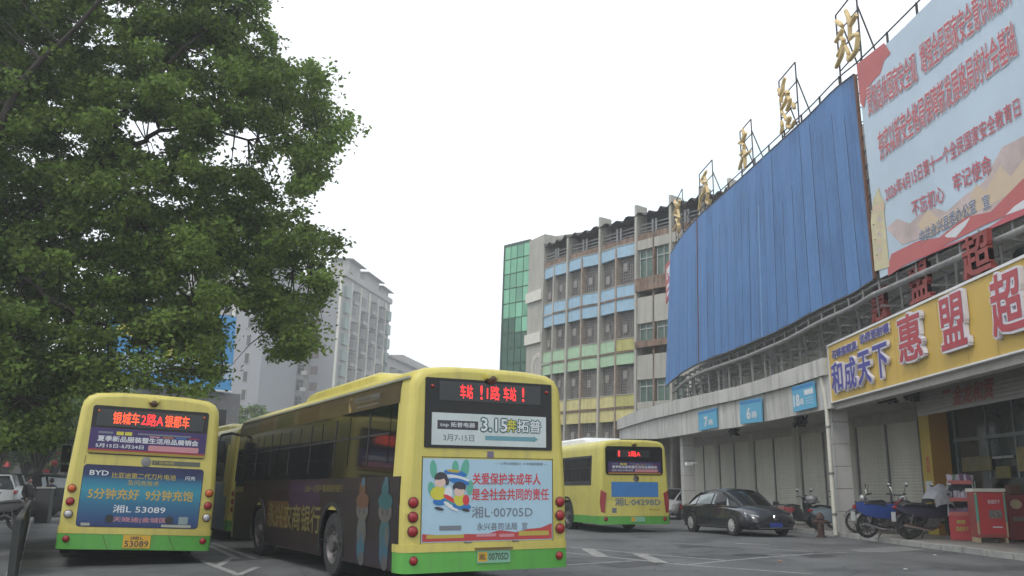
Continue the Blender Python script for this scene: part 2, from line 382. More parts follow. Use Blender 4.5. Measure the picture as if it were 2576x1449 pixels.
def side_panel(side, L, z0, z1, wy, mt, parent, name, n=0, y_a=.32, y_b=None):
    y_b = y_b or L - .3; pts = [(y_a, z0)]; R = .60; zc = .48
    for c in wy:
        a0 = math.asin(max(-1, min(1, (z0 - zc) / R))) if z0 > zc - R else 0
        if z1 < zc + R or True:
            for i in range(13):
                a = math.pi - a0 - (math.pi - 2 * a0) * i / 12; zz_ = min(zc + R * math.sin(a), z1 - .004)
                pts.append((c + R * math.cos(a), max(zz_, z0)))
    pts += [(y_b, z0), (y_b, z1), (y_a, z1)]
    m_ = MB(); q = [V(side * (1.25 + n), y, z) for y, z in pts]; m_.prism(q, (-side * .03, 0, 0))
    return m_.build(name, mt, parent)
def lens(parent, u, v, r, mt, name='tail_light', rimr=1.18):
    a = MB().lathe([(r * rimr, 0), (r * rimr, .02), (r, .024), (r, .012)], REAR.p(u, v), (0, -1, 0), 20).build(name, lensrim, parent, smooth=40)
    MB().lathe([(r, .012), (r * .95, .03), (r * .7, .042), (r * .3, .047), (0, .048)], REAR.p(u, v), (0, -1, 0), 20).build('lens', mt, a, smooth=60)
def mirror(parent, side, L):
    m_ = MB(); x = side * 1.2
    m_.tube([V(x, L - .05, 2.55), V(x + side * .12, L + .22, 2.6), V(x + side * .34, L + .3, 2.55)], .03)
    m_.box((x + side * .36, L + .3, 2.2), (.26, .14, .48), bev=.04); m_.box((x + side * .34, L + .3, 1.8), (.22, .12, .22), bev=.03)
    m_.tube([V(x + side * .34, L + .3, 2.55), V(x + side * .34, L + .3, 1.8)], .018)
    m_.build('wing_mirror', black, parent, smooth=40)

def bus(name, label, loc, rz, lean, L=10.5, paint_=None, lower_side=None, top_band=None, vents=True, old=False, pod=yellow, body_side=None):
    paint_ = paint_ or yellow; lower_side = lower_side or paint_
    r = thing(name, label, 'bus', loc, rz, 'yellow city buses', rot=(0, lean, rz))
    shell(L, paint_, r)
    wy = (3.0, 7.9)
    lowpart(.62, 1.002, paint_, r, 'rear_panel'); lowpart(.52, .62, paint_, r, 'bumper', out_=.018); lowpart(.26, .52, green, r, 'lower_bumper', out_=.012)
    lowpart(.26, 1.002, paint_, r, 'front_panel', rear=False, L=L)
    for sd_ in (-1, 1):
        side_panel(sd_, L, .52, 1.12, wy, lower_side, r, 'side_panel', n=.003)
        side_panel(sd_, L, .27, .52, wy, lower_side if lower_side is not paint_ else green, r, 'side_skirt', n=.003)
        for c in wy:
            m_ = MB()
            for i in range(15):
                a = math.pi * (-.08 + 1.16 * i / 14); a2 = math.pi * (-.08 + 1.16 * (i + 1) / 14)
                if i < 14:
                    q = [V(sd_ * 1.25, c + R_ * math.cos(t_), .48 + R_ * math.sin(t_)) for R_, t_ in ((.59, a), (.59, a2), (.65, a2), (.65, a))]
                    m_.prism([p + V(sd_ * .004, 0, 0) for p in q], (sd_ * .02, 0, 0))
            m_.build('wheel_arch', black, r, smooth=40)
            wheel(r, (sd_ * 1.09, c, .48), .48, .28, side=sd_)
    MB().box2((-1.2, .15, .35), (1.2, 2.3, .95)).box2((-.9, 2.2, .33), (.9, L - .3, 1.0)).box2((-1.2, 3.7, .35), (1.2, 7.2, .95)).box2((-1.2, 8.6, .35), (1.2, L - .2, .95)).build('chassis', chassis, r)
    # inner wheels and axle below
    MB().lathe([(0, -1.1), (.06, -1.1), (.06, 1.1), (0, 1.1)], (0, 3.0, .48), (1, 0, 0), 10).box2((-.35, .9, .22), (.35, 2.0, .36)).build('axle', chassis, r)
    # side glass
    zb, zt = (1.485 if top_band else 1.5), 2.475
    for sd_ in (-1, 1):
        gl = sidequad(sd_, .42 if top_band else .75, L - .12 if top_band else L - .35, zb, zt, glass if top_band else black, r, 'window_band', n=.003, th=.003)
        y = .62 if top_band else .85; ws = [1.75, 1.45, 1.35, 1.45, 1.35, 1.15, 1.05]
        for wv in ws:
            if y + wv > L - .3: break
            lo = 1.58 if y > 3.5 or old else 1.66
            sidequad(sd_, y + .04, y + wv - .04, lo, 2.40, glass, gl, 'pane', n=.009, th=.004)
            sidequad(sd_, y + .02, y + wv - .02, 2.06, 2.09, black, gl, 'window_bar', n=.0145, th=.006)
            sidequad(sd_, y + wv * .5 - .02, y + wv * .5 + .02, lo, 2.40, black, gl, 'window_bar', n=.0145, th=.006)
            y += wv
        if top_band: sidequad(sd_, .38, L - .1, 2.477, 2.775, top_band, r, 'roof_band', n=.004, th=.003)
    # driver's window, doors on the far side
    sidequad(-1, L - 1.15, L - .32, 1.25, 2.4, glass, r, 'driver_window', n=.008, th=.004)
    for y in (L - 1.7, 4.6):
        d = sidequad(1, y - .6, y + .6, .42, 2.42, black, r, 'door', n=.01, th=.012)
        for q in (-.3, .3): sidequad(1, y + q - .24, y + q + .24, .6, 2.3, glass, d, 'pane', n=.024, th=.004)
    fr = Frame((0, L, 0), (-1, 0, 0), (0, 0, 1), (0, 1, 0))
    rrect(fr, -1.02, 1.02, 1.2, 2.75, .12, glass, r, 'windscreen', n=.002, d=.02)
    for u in (-.9, .9): rrect(fr, u - .2, u + .2, .6, .78, .05, clens, r, 'headlight', n=.004, d=.03)
    mirror(r, -1, L); mirror(r, 1, L)
    # roof unit
    secs = []
    for y, h, wx in ((2.2, .02, .6), (2.35, .14, .72), (2.7, .21, .78), (6.3, .21, .78), (6.7, .14, .74), (6.9, .02, .6)):
        secs.append([V(-wx, y, 2.95), V(-wx + .02, y, 2.96 + h * .7), V(-wx + .14, y, 2.97 + h), V(wx - .14, y, 2.97 + h), V(wx - .02, y, 2.96 + h * .7), V(wx, y, 2.95)])
    MB().loft(secs).build('roof_unit', pod, r, smooth=50)
    # rear camera bump
    cb = MB().box((0, -.03, 2.86), (.2, .14, .09), bev=.03); cb.build('camera_housing', paint_, r, smooth=40)
    MB().lathe([(0, -.1), (.07, -.1), (.075, -.02), (.05, .02), (0, .03)], (0, -.06, 2.79), (0, -.6, -1), 12).build('rear_camera', mat('camera_brown', (.10, .055, .03), .4), r, smooth=50)
    return r
def lights(r, zs, x=1.13, rad=.062, mats=(redlens, redlens, redlens), low=None):
    for sd_ in (-1, 1):
        for z, mt in zip(zs, mats): lens(r, sd_ * x, z, rad, mt)
        if low: lens(r, sd_ * (x - .02 if x > 1 else x), low, rad * .82, redlens, 'fog_light')
def seam(r, pts, n=.004, wd=.008, fr=REAR):
    m_ = MB()
    for a, b in zip(pts, pts[1:]):
        m_.beam(fr.p(a[0], a[1], n), fr.p(b[0], b[1], n), wd, .004, up=V(0, 1, 0))
    m_.build('panel_seam', mat('seam', (.09, .07, .02), .8), r)
def plate(r, u, v, w_, h_, kind, s, n=.02):
    if kind == 'y':
        p = rect(REAR, u - w_ / 2, u + w_ / 2, v - h_ / 2, v + h_ / 2, mat('plate_yellow', (.62, .36, .03), .5), r, 'number_plate', n=n, d=.008)
        text(s[0], REAR, u, v + h_ * .28, w_ * .5, h_ * .24, p_black, p, n=n + .01); text(s[1], REAR, u, v - h_ * .16, w_ * .86, h_ * .46, p_black, p, n=n + .01)
    else:
        p = rect(REAR, u - w_ / 2, u + w_ / 2, v - h_ / 2, v + h_ / 2, mat('plate_green', (.20, .42, .28), .5), r, 'number_plate', n=n, d=.008)
        rect(REAR, u - w_ / 2 + .012, u - w_ * .2, v - h_ / 2 + .02, v + h_ / 2 - .02, mat('plate_yellow', (.62, .36, .03), .5), p, 'plate_field', n=n + .0095)
        if s:
            text(s[0], REAR, u - w_ * .34, v, w_ * .22, h_ * .5, p_black, p, n=n + .011); text(s[1], REAR, u + w_ * .14, v, w_ * .6, h_ * .55, p_black, p, n=n + .011)
    return p
def purple_ad(r, u0, u1, v0, v1, n=.022):
    W_ = u1 - u0; H_ = v1 - v0
    a = rect(REAR, u0, u1, v0, v1, p_purple, r, 'window_poster', n=n, d=.004); n2 = n + .0055
    rect(REAR, u0, u1, v0, v0 + H_ * .10, mat('print_ochre', (.30, .22, .03), .5), a, 'poster_stripe', n=n2)
    rect(REAR, u0, u1, v0 + H_ * .10, v0 + H_ * .17, pm('print_dred', (.28, .03, .04)), a, 'poster_stripe', n=n2)
    text('夏季新品服装暨生活用品展销会', REAR, (u0 + u1) / 2, v0 + H_ * .58, W_ * .86, H_ * .22, p_white, a, n=n2 + .001, bold=.03)
    text('5月15日-5月24日', REAR, u0 + W_ * .26, v0 + H_ * .30, W_ * .40, H_ * .15, p_white, a, n=n2 + .001, bold=.02)
    rrect(REAR, u0 + W_ * .5, u1 - W_ * .06, v0 + H_ * .18, v0 + H_ * .40, H_ * .05, p_pink, a, 'poster_patch', n=n2 + .0005)
    rect(REAR, u0 + W_ * .22, u0 + W_ * .28, v0 + H_ * .74, v0 + H_ * .88, p_yel, a, 'poster_patch', n=n2)
    rect(REAR, u0 + W_ * .29, u0 + W_ * .35, v0 + H_ * .74, v0 + H_ * .88, p_yel, a, 'poster_patch', n=n2)
    for k, mt in enumerate((p_pink, pm('print_orange', (.4, .15, .04)), p_blue, pm('print_dred', (.28, .03, .04)))):
        rect(REAR, u0 + W_ * (.50 + .115 * k), u0 + W_ * (.59 + .115 * k), v0 + H_ * .72, v0 + H_ * .77, mt, a, 'poster_patch', n=n2)
    rect(REAR, u0 + W_ * .07, u0 + W_ * .19, v0 + H_ * .78, v0 + H_ * .86, p_grey, a, 'poster_patch', n=n2)
    rect(REAR, u0 + W_ * .40, u0 + W_ * .86, v0 + H_ * .80, v0 + H_ * .86, p_grey, a, 'poster_patch', n=n2)
    return a
def led(r, u0, u1, v0, v1, items, n=.012):
    a = rect(REAR, u0, u1, v0, v1, ledback, r, 'led_sign', n=n, d=.006)
    for s, ua, ub, mt in items: text(s, REAR, (ua + ub) / 2, (v0 + v1) / 2, ub - ua, (v1 - v0) * .74, mt, a, n=n + .008, bold=.012)
    return a

# ---- bus seen from behind at the left
p = atY(352, 1231, 16.4)
b1 = bus('city_bus', 'yellow bus seen square from behind at left, dark blue advert and orange route display', (p.x, 16.4, 0.0), math.radians(24.6), math.radians(2.0), old=True)
rrect(REAR, -.98, .98, 1.87, 2.72, .05, glass, b1, 'rear_window', n=.0, d=.012)
led(b1, -.9, .9, 2.37, 2.66, (('银城车', -.64, -.20, ledor), ('2路A', -.17, .20, ledred), ('银都车', .23, .65, ledor)), n=.014)
for u in (-.88, .90): lens(b1, u, 2.62, .022, orlens, 'marker_light')
purple_ad(b1, -.98, .98, 1.89, 2.33, n=.014)
a = rrect(REAR, -1.0, 1.0, .635, 1.69, .06, p_navy, b1, 'rear_poster', n=.002, d=.006)
grad = mat('poster_blue_gradient', (.02, .16, .24), .45)
t = grad.node_tree; bs = t.nodes['Principled BSDF']; g = t.nodes.new('ShaderNodeTexCoord'); sx = t.nodes.new('ShaderNodeSeparateXYZ')
cr = t.nodes.new('ShaderNodeValToRGB'); mr = t.nodes.new('ShaderNodeMapRange'); mr.inputs[1].default_value = .64; mr.inputs[2].default_value = 1.69
t.links.new(g.outputs['Object'], sx.inputs[0]); t.links.new(sx.outputs['Z'], mr.inputs[0]); t.links.new(mr.outputs[0], cr.inputs[0]); t.links.new(cr.outputs[0], bs.inputs['Base Color'])
E_ = cr.color_ramp.elements; E_[0].position = 0; E_[0].color = (.02, .03, .11, 1); E_[1].position = 1; E_[1].color = (.016, .016, .06, 1)
for ps, c in ((.12, (.018, .06, .17)), (.35, (.02, .12, .22)), (.60, (.025, .24, .32)), (.74, (.02, .16, .27)), (.84, (.016, .03, .10))):
    e = E_.new(ps); e.color = (*c, 1)
rrect(REAR, -.99, .99, .645, 1.68, .055, grad, a, 'poster_field', n=.0095)
text('BYD', REAR, -.74, 1.55, .30, .08, p_white, a, n=.012, bold=.02); text('闪充', REAR, .78, 1.52, .17, .07, p_white, a, n=.012)
text('比亚迪第二代刀片电池', REAR, 0.0, 1.52, 1.06, .10, p_gold, a, n=.012, bold=.015); text('及闪充技术', REAR, 0.0, 1.40, .52, .09, p_gold, a, n=.012)
g2 = pm('print_orange_gold', (.50, .34, .07))
text('5分钟充好', REAR, -.46, 1.2, .82, .18, g2, a, n=.012, bold=.02); text('9分钟充饱', REAR, .46, 1.2, .80, .18, g2, a, n=.012, bold=.02)
text('湘L 53089', REAR, -.01, .95, .86, .13, p_grey if 0 else p_white, a, n=.012)
text('天晓迪|金城国', REAR, 0.02, .765, .88, .10, p_pink, a, n=.012, bold=.02)
for u in (-.48, .50): MB().lathe([(.07, 0), (.07, .006), (0, .008)], (u, -.012, .78), (0, -1, 0), 16).build('hatch_lock', black, a)
rect(REAR, .66, .82, .71, .84, mat('sticker_grey', (.22, .28, .28), .6), a, 'sticker', n=.012)
rect(REAR, .38, .88, .655, .70, mat('sticker_pale', (.36, .37, .30), .6), a, 'sticker', n=.012)
rect(REAR, -.92, -.78, .655, .70, mat('sticker_pale', (.36, .37, .30), .6), a, 'sticker', n=.012)
MB().lathe([(.085, 0), (.08, .015), (0, .022)], (.0, 0, 1.775), (0, -1, 0), 20).build('maker_badge', grey, b1, smooth=50)
q = rect(REAR, .10, .92, 1.73, 1.81, mat('strip_grey', (.10, .11, .09), .5), b1, 'phone_strip', n=.003, d=.004)
text('广告热线', REAR, .30, 1.77, .34, .05, p_gold, q, n=.009)
lights(b1, (1.27, 1.05, .84), x=1.135, rad=.062, mats=(orlens, redlens, clens), low=.43)
plate(b1, .01, .40, .45, .22, 'y', ('湘L', '53089'))
seam(b1, [(-.88, .62), (-.885, .27)]); seam(b1, [(.88, .62), (.885, .27)]); seam(b1, [(-.99, 1.84), (-1.0, 1.7)])
seam(b1, [(-.55, .50), (-.45, .27)], n=.016); seam(b1, [(.53, .50), (.64, .27)], n=.016)

# ---- large bus in the middle
wrap = mat('maroon_wrap', (.017, .009, .010), .45, var=.35, vscale=1.2, streak=.2, dirt=(.02, .015, .02))
brown = mat('brown_band', (.085, .062, .03), .35, var=.35, vscale=1.0)
bl = V(-1.39, 12.02, 0); hdg = math.radians(28.3)
c_ = bl + V(math.cos(hdg), math.sin(hdg), 0) * 1.25
b2 = bus('city_bus', 'largest yellow bus, maroon wrap on its side and child welfare poster on its rear', c_, hdg, math.radians(-.2), lower_side=wrap, top_band=brown, L=10.6)
sidequad(-1, .02 + .1, 10.3, 1.12, 1.486, wrap, b2, 'side_wrap', n=.004, th=.002)
sidequad(-1, .13, .75, .52, 1.487, wrap, b2, 'side_wrap', n=.006, th=.002)
rrect(REAR, -.98, .99, 1.86, 2.80, .02, glass, b2, 'rear_window', n=.0, d=.012)
led(b2, -.78, .80, 2.50, 2.76, (('车站', -.47, -.28, ledred), ('!', -.16, -.13, ledred), ('1路', -.06, .14, ledred), ('车站', .20, .40, ledred), ('!', .50, .53, ledred)), n=.014)
for u in (-.88, .90): lens(b2, u, 2.68, .024, redlens, 'marker_light')
a = rect(REAR, -.88, .89, 1.90, 2.33, mat('poster_pale', (.50, .56, .55), .5), b2, 'window_poster', n=.014, d=.004)
q = rect(REAR, -.80, -.19, 2.11, 2.23, p_black, a, 'poster_patch', n=.019); text('top 拓普电器', REAR, -.50, 2.17, .52, .075, p_white, a, n=.0205)
text('3月7-15日', REAR, -.48, 2.00, .46, .09, p_grey, a, n=.019, bold=.015)
for s, u, w_, mt in (('3.15', .06, .40, p_white), ('奔', .33, .15, p_yel), ('拓普', .61, .38, p_white)):
    text(s, REAR, u, 2.19, w_, .17, pm('print_dteal', (.03, .10, .10)), a, n=.019, bold=.09); text(s, REAR, u, 2.19, w_, .17, mt, a, n=.021, bold=.02)
shape(REAR, [(-.08, 1.98), (.68, 1.98), (.68, 1.965), (.76, 2.01), (.68, 2.055), (.68, 2.04), (-.08, 2.04)], pm('print_steel', (.12, .28, .33)), a, 'poster_patch', n=.0195)
a = rect(REAR, -.99, .99, .64, 1.72, mat('poster_sky', (.36, .52, .62), .5, var=.1, vscale=1.2), b2, 'rear_poster', n=.003, d=.005); n_ = .0105
text('关爱保护未成年人', REAR, .27, 1.46, 1.06, .155, p_red, a, n=n_, bold=.02); text('是全社会共同的责任', REAR, .33, 1.255, 1.20, .155, p_red, a, n=n_, bold=.02)
text('湘L·00705D', REAR, .20, 1.02, .94, .15, p_grey, a, n=n_, bold=.008); text('永兴县司法局  宣', REAR, .20, .83, .78, .095, p_grey, a, n=n_, bold=.012)
text('— 少年兴则国兴  少年强则国强 —', REAR, .50, 1.67, .82, .035, p_grey, a, n=n_)
# print: ribbon ground and children reading
shape(REAR, [(-.98, .65), (.98, .65), (.98, .86), (.80, .80), (.62, .79), (.40, .75), (.15, .78), (-.05, .73), (-.35, .74), (-.6, .72), (-.98, .75)], pm('print_wave', (.42, .05, .05)), a, 'poster_patch', n=.0095)
for u0, u1, v0, v1, mt in ((-.92, -.38, .69, .735, p_gold), (.45, .93, .70, .76, p_gold), (-.74, -.42, .79, .85, p_grey), (-.20, .10, .70, .74, p_pink), (.15, .38, .69, .73, p_pink)):
    rect(REAR, u0, u1, v0, v1, mt, a, 'poster_patch', n=.011)
def blob(fr, u, v, ru, rv, mt, par, name, n, rot=0, k=14):
    c_, s_ = math.cos(rot), math.sin(rot)
    return shape(fr, [(u + ru * math.cos(2 * math.pi * i / k) * c_ - rv * math.sin(2 * math.pi * i / k) * s_, v + ru * math.cos(2 * math.pi * i / k) * s_ + rv * math.sin(2 * math.pi * i / k) * c_) for i in range(k)], mt, par, name, n)
for k, (u, v, ru, rv, mt, rot) in enumerate((
        (-.84, 1.58, .05, .12, p_leaf, .1), (-.52, 1.60, .05, .10, p_leaf, 0), (-.38, 1.58, .06, .14, p_leaf, -.2), (-.86, 1.32, .05, .10, p_leaf, .2), (-.30, 1.34, .05, .10, p_leaf, -.1),
        (-.52, 1.53, .17, .045, p_blue, -.15), (-.48, 1.47, .17, .03, p_white, -.2), (-.46, 1.42, .16, .04, p_blue, -.2), (-.55, 1.56, .10, .02, p_gold, -.1),
        (-.74, 1.16, .10, .05, p_blue, 0), (-.76, 1.27, .12, .09, p_yel, .1), (-.62, 1.27, .06, .09, p_white, 0), (-.73, 1.47, .095, .075, p_black, 0), (-.64, 1.42, .03, .05, p_black, 0), (-.74, 1.41, .08, .065, p_skin, 0), (-.74, 1.475, .08, .03, p_black, .2),
        (-.58, 1.10, .12, .03, p_white, -.5), (-.56, 1.14, .13, .025, p_teal, -.5), (-.60, 1.20, .10, .03, p_red, -.5),
        (-.42, 1.10, .14, .045, p_blue, -.1), (-.45, 1.19, .09, .09, p_yel, 0), (-.36, 1.18, .05, .07, p_red, 0), (-.46, 1.35, .10, .07, p_black, 0), (-.46, 1.29, .08, .06, p_skin, 0), (-.46, 1.35, .08, .03, p_black, -.2), (-.75, 1.07, .07, .02, p_black, -.2), (-.36, 1.05, .06, .02, p_black, -.2))):
    blob(REAR, u, v, ru, rv, mt, a, 'poster_figure', .0102 + k * .0003, rot)
for v in (1.40, 1.235):
    for u in (-.03, .10, .24): rect(REAR, u - .05, u + .05, v, v + .008, p_grey, a, 'poster_patch', n=.0125)
rect(REAR, -.04, .06, 1.745, 1.83, mat('sticker_violet', (.16, .13, .2), .6), b2, 'sticker', n=.003, d=.002)
lights(b2, (1.15, .965, .785), x=1.115, rad=.062, low=.42)
plate(b2, .06, .44, .50, .16, 'g', ('湘L', '00705D')); MB().box2((-.22, -.05, .535), (.34, -.01, .56)).build('plate_lamp', mat('lamp_brown', (.15, .10, .04), .5), b2)
for u in (-.32, .40): MB().box((u, -.012, .635), (.1, .03, .02), bev=.004).build('hatch_catch', grey, b2)
seam(b2, [(-1.0, 1.75), (-1.0, .28)]); seam(b2, [(1.0, 1.75), (1.0, .28)]); seam(b2, [(-1.0, 1.74), (1.0, 1.74)])
MB().beam(V(-1.165, 0.1, 2.80), V(-1.165, 10.4, 2.80), .03, .03).build('roof_gutter', mat('gutter', (.35, .36, .30), .5), b2)
# side print of the big bus
sp = MB().poly([LS.p(-9.4, .55, .006), LS.p(-9.4, .56, .006), LS.p(-9.39, .56, .006)]).build('side_print', p_dgold, b2)
text('永兴农商银行', LS, -5.35, .83, 3.5, .44, p_dgold, sp, n=.010, bold=.02); text('让每一位客户都满意的银行', LS, -3.55, 1.33, 2.1, .12, p_dgold, sp, n=.010)
text('乘公交出行更便捷', LS, -1.75, 2.65, 1.1, .10, pm('print_dull_white', (.16, .16, .15)), sp, n=.010); rect(LS, -2.2, -1.2, 2.53, 2.545, pm('print_dull_white', (.16, .16, .15)), sp, 'print_line', n=.010)
blob(LS, -2.5, 2.6, .08, .12, pm('print_tan', (.3, .22, .08)), sp, 'print_dot', .009)
for y, c in ((4.2, (0.07, 0.042, 0.014)), (5.8, (0.049, 0.045, 0.014)), (7.4, (0.07, 0.045, 0.017))):
    sidequad(-1, y, y + 1.3, 2.50, 2.73, pm('band_%d' % int(y * 10), c), sp, 'print_field', n=.0085)
for y0, y1, z0, z1, c in ((3.7, 5.6, .95, 1.45, (.03, .014, .035)), (5.6, 7.2, .62, 1.1, (.07, .035, .012)), (.2, 1.9, .30, .62, (.02, .012, .02))):
    sidequad(-1, y0, y1, z0, z1, pm('side_%d' % int(y0 * 10), c), sp, 'print_field', n=.0066 if z1 < 1.3 else .0075)
def kid(yc, hat, robe, face=(.17, .155, .135), k0=0):
    fc = pm('side_face', tuple(c * .55 for c in face)); e = 0
    for (dy, z, ru, rv, mt) in ((0, .72, .13, .22, robe), (.02, .50, .11, .20, pm('side_blue', (.03, .09, .13))), (-.02, .36, .08, .10, pm('side_grey', (.07, .07, .07))), (.0, 1.02, .17, .14, fc), (0, 1.16, .18, .11, hat), (.02, 1.32, .09, .12, hat), (0, 1.42, .05, .07, pm('side_ltblue', (.04, .09, .12))), (-.09, .70, .04, .13, fc), (.11, .68, .04, .13, robe)):
        blob(LS, -(yc + dy), z, ru * 1.55, rv, mt, sp, 'print_figure', .0135 + (k0 + e) * .0004); e += 1
    for d in (-.09, .09): blob(LS, -(yc + d), 1.01, .035, .035, p_black, sp, 'print_figure', .0185)
kid(1.55, pm('side_brown', (.10, .045, .02)), pm('side_pale', (.08, .09, .085))); kid(.62, pm('side_teal', (.02, .085, .09)), pm('side_teal2', (.035, .09, .10)))

# ---- bus ahead of the big one
p = atY(577, 1240, 24.0)
hd4 = math.radians(31); c4 = p + V(math.cos(hd4), math.sin(hd4), 0) * 1.25
bluead = mat('blue_side_ad', (.07, .13, .20), .4, var=.5, vscale=1.4)
b4 = bus('city_bus', 'yellow bus with pale blue side advert, squeezed behind the two nearest buses', (c4.x, c4.y, 0), hd4, 0, lower_side=bluead)
sidequad(-1, .6, 10, 1.12, 1.48, bluead, b4, 'side_wrap', n=.004); sidequad(-1, .5, 10, 2.47, 2.76, mat('slate_band', (.10, .10, .09), .4, var=.4), b4, 'roof_band', n=.005)
rrect(REAR, -.98, .98, 1.87, 2.72, .05, glass, b4, 'rear_window', n=.0, d=.012)
lights(b4, (1.2, 1.0, .80), x=1.12, rad=.068, low=.42)

# ---- bus at right of the middle
A3 = V(2.9, 30.0, 0); hd3 = math.radians(17); c3 = A3 + V(math.cos(hd3), math.sin(hd3), 0) * 1.22
b3 = bus('city_bus', 'lemon yellow bus with white roof unit standing before the station arcade', (c3.x, c3.y, 0), hd3, 0, paint_=yellow2, pod=white)
rrect(REAR, -1.03, 1.03, 1.83, 2.76, .10, glass, b3, 'rear_window', n=.0, d=.012)
led(b3, -.62, .55, 2.40, 2.64, (('1', -.57, -.52, ledred), ('2路A', -.22, .22, ledred)), n=.014)
purple_ad(b3, -.93, .95, 1.86, 2.26, n=.014)
a = rect(REAR, -.83, .84, 1.13, 1.61, mat('poster_mid_blue', (.05, .20, .48), .5), b3, 'rear_poster', n=.003, d=.004)
text('湘L·04298D', REAR, .10, .97, 1.62, .24, p_grey, b3, n=.004, bold=.03)
MB().lathe([(.11, 0), (.10, .02), (0, .03)], (.05, 0, 1.72), (0, -1, 0), 20).build('maker_badge', chrome, b3, smooth=50)
rect(REAR, -.82, -.66, .62, .78, p_grey, b3, 'sticker', n=.003); rect(REAR, .50, .88, .70, .75, p_gold, b3, 'sticker', n=.003)
plate(b3, .08, .42, .50, .17, 'g', None)
for sd_ in (-1, 1):
    pts = [(sd_ * 1.02, 1.25), (sd_ * 1.2, 1.35), (sd_ * 1.235, .95), (sd_ * 1.2, .66), (sd_ * 1.1, .62)]
    m_ = MB().prism([V(x, -.012 if abs(x) < 1.15 else .035, z) for x, z in pts], (0, -.03, 0)).build('tail_light', redlens, b3, smooth=40)
    lens(b3, sd_ * 1.05, .43, .06, redlens, 'fog_light')

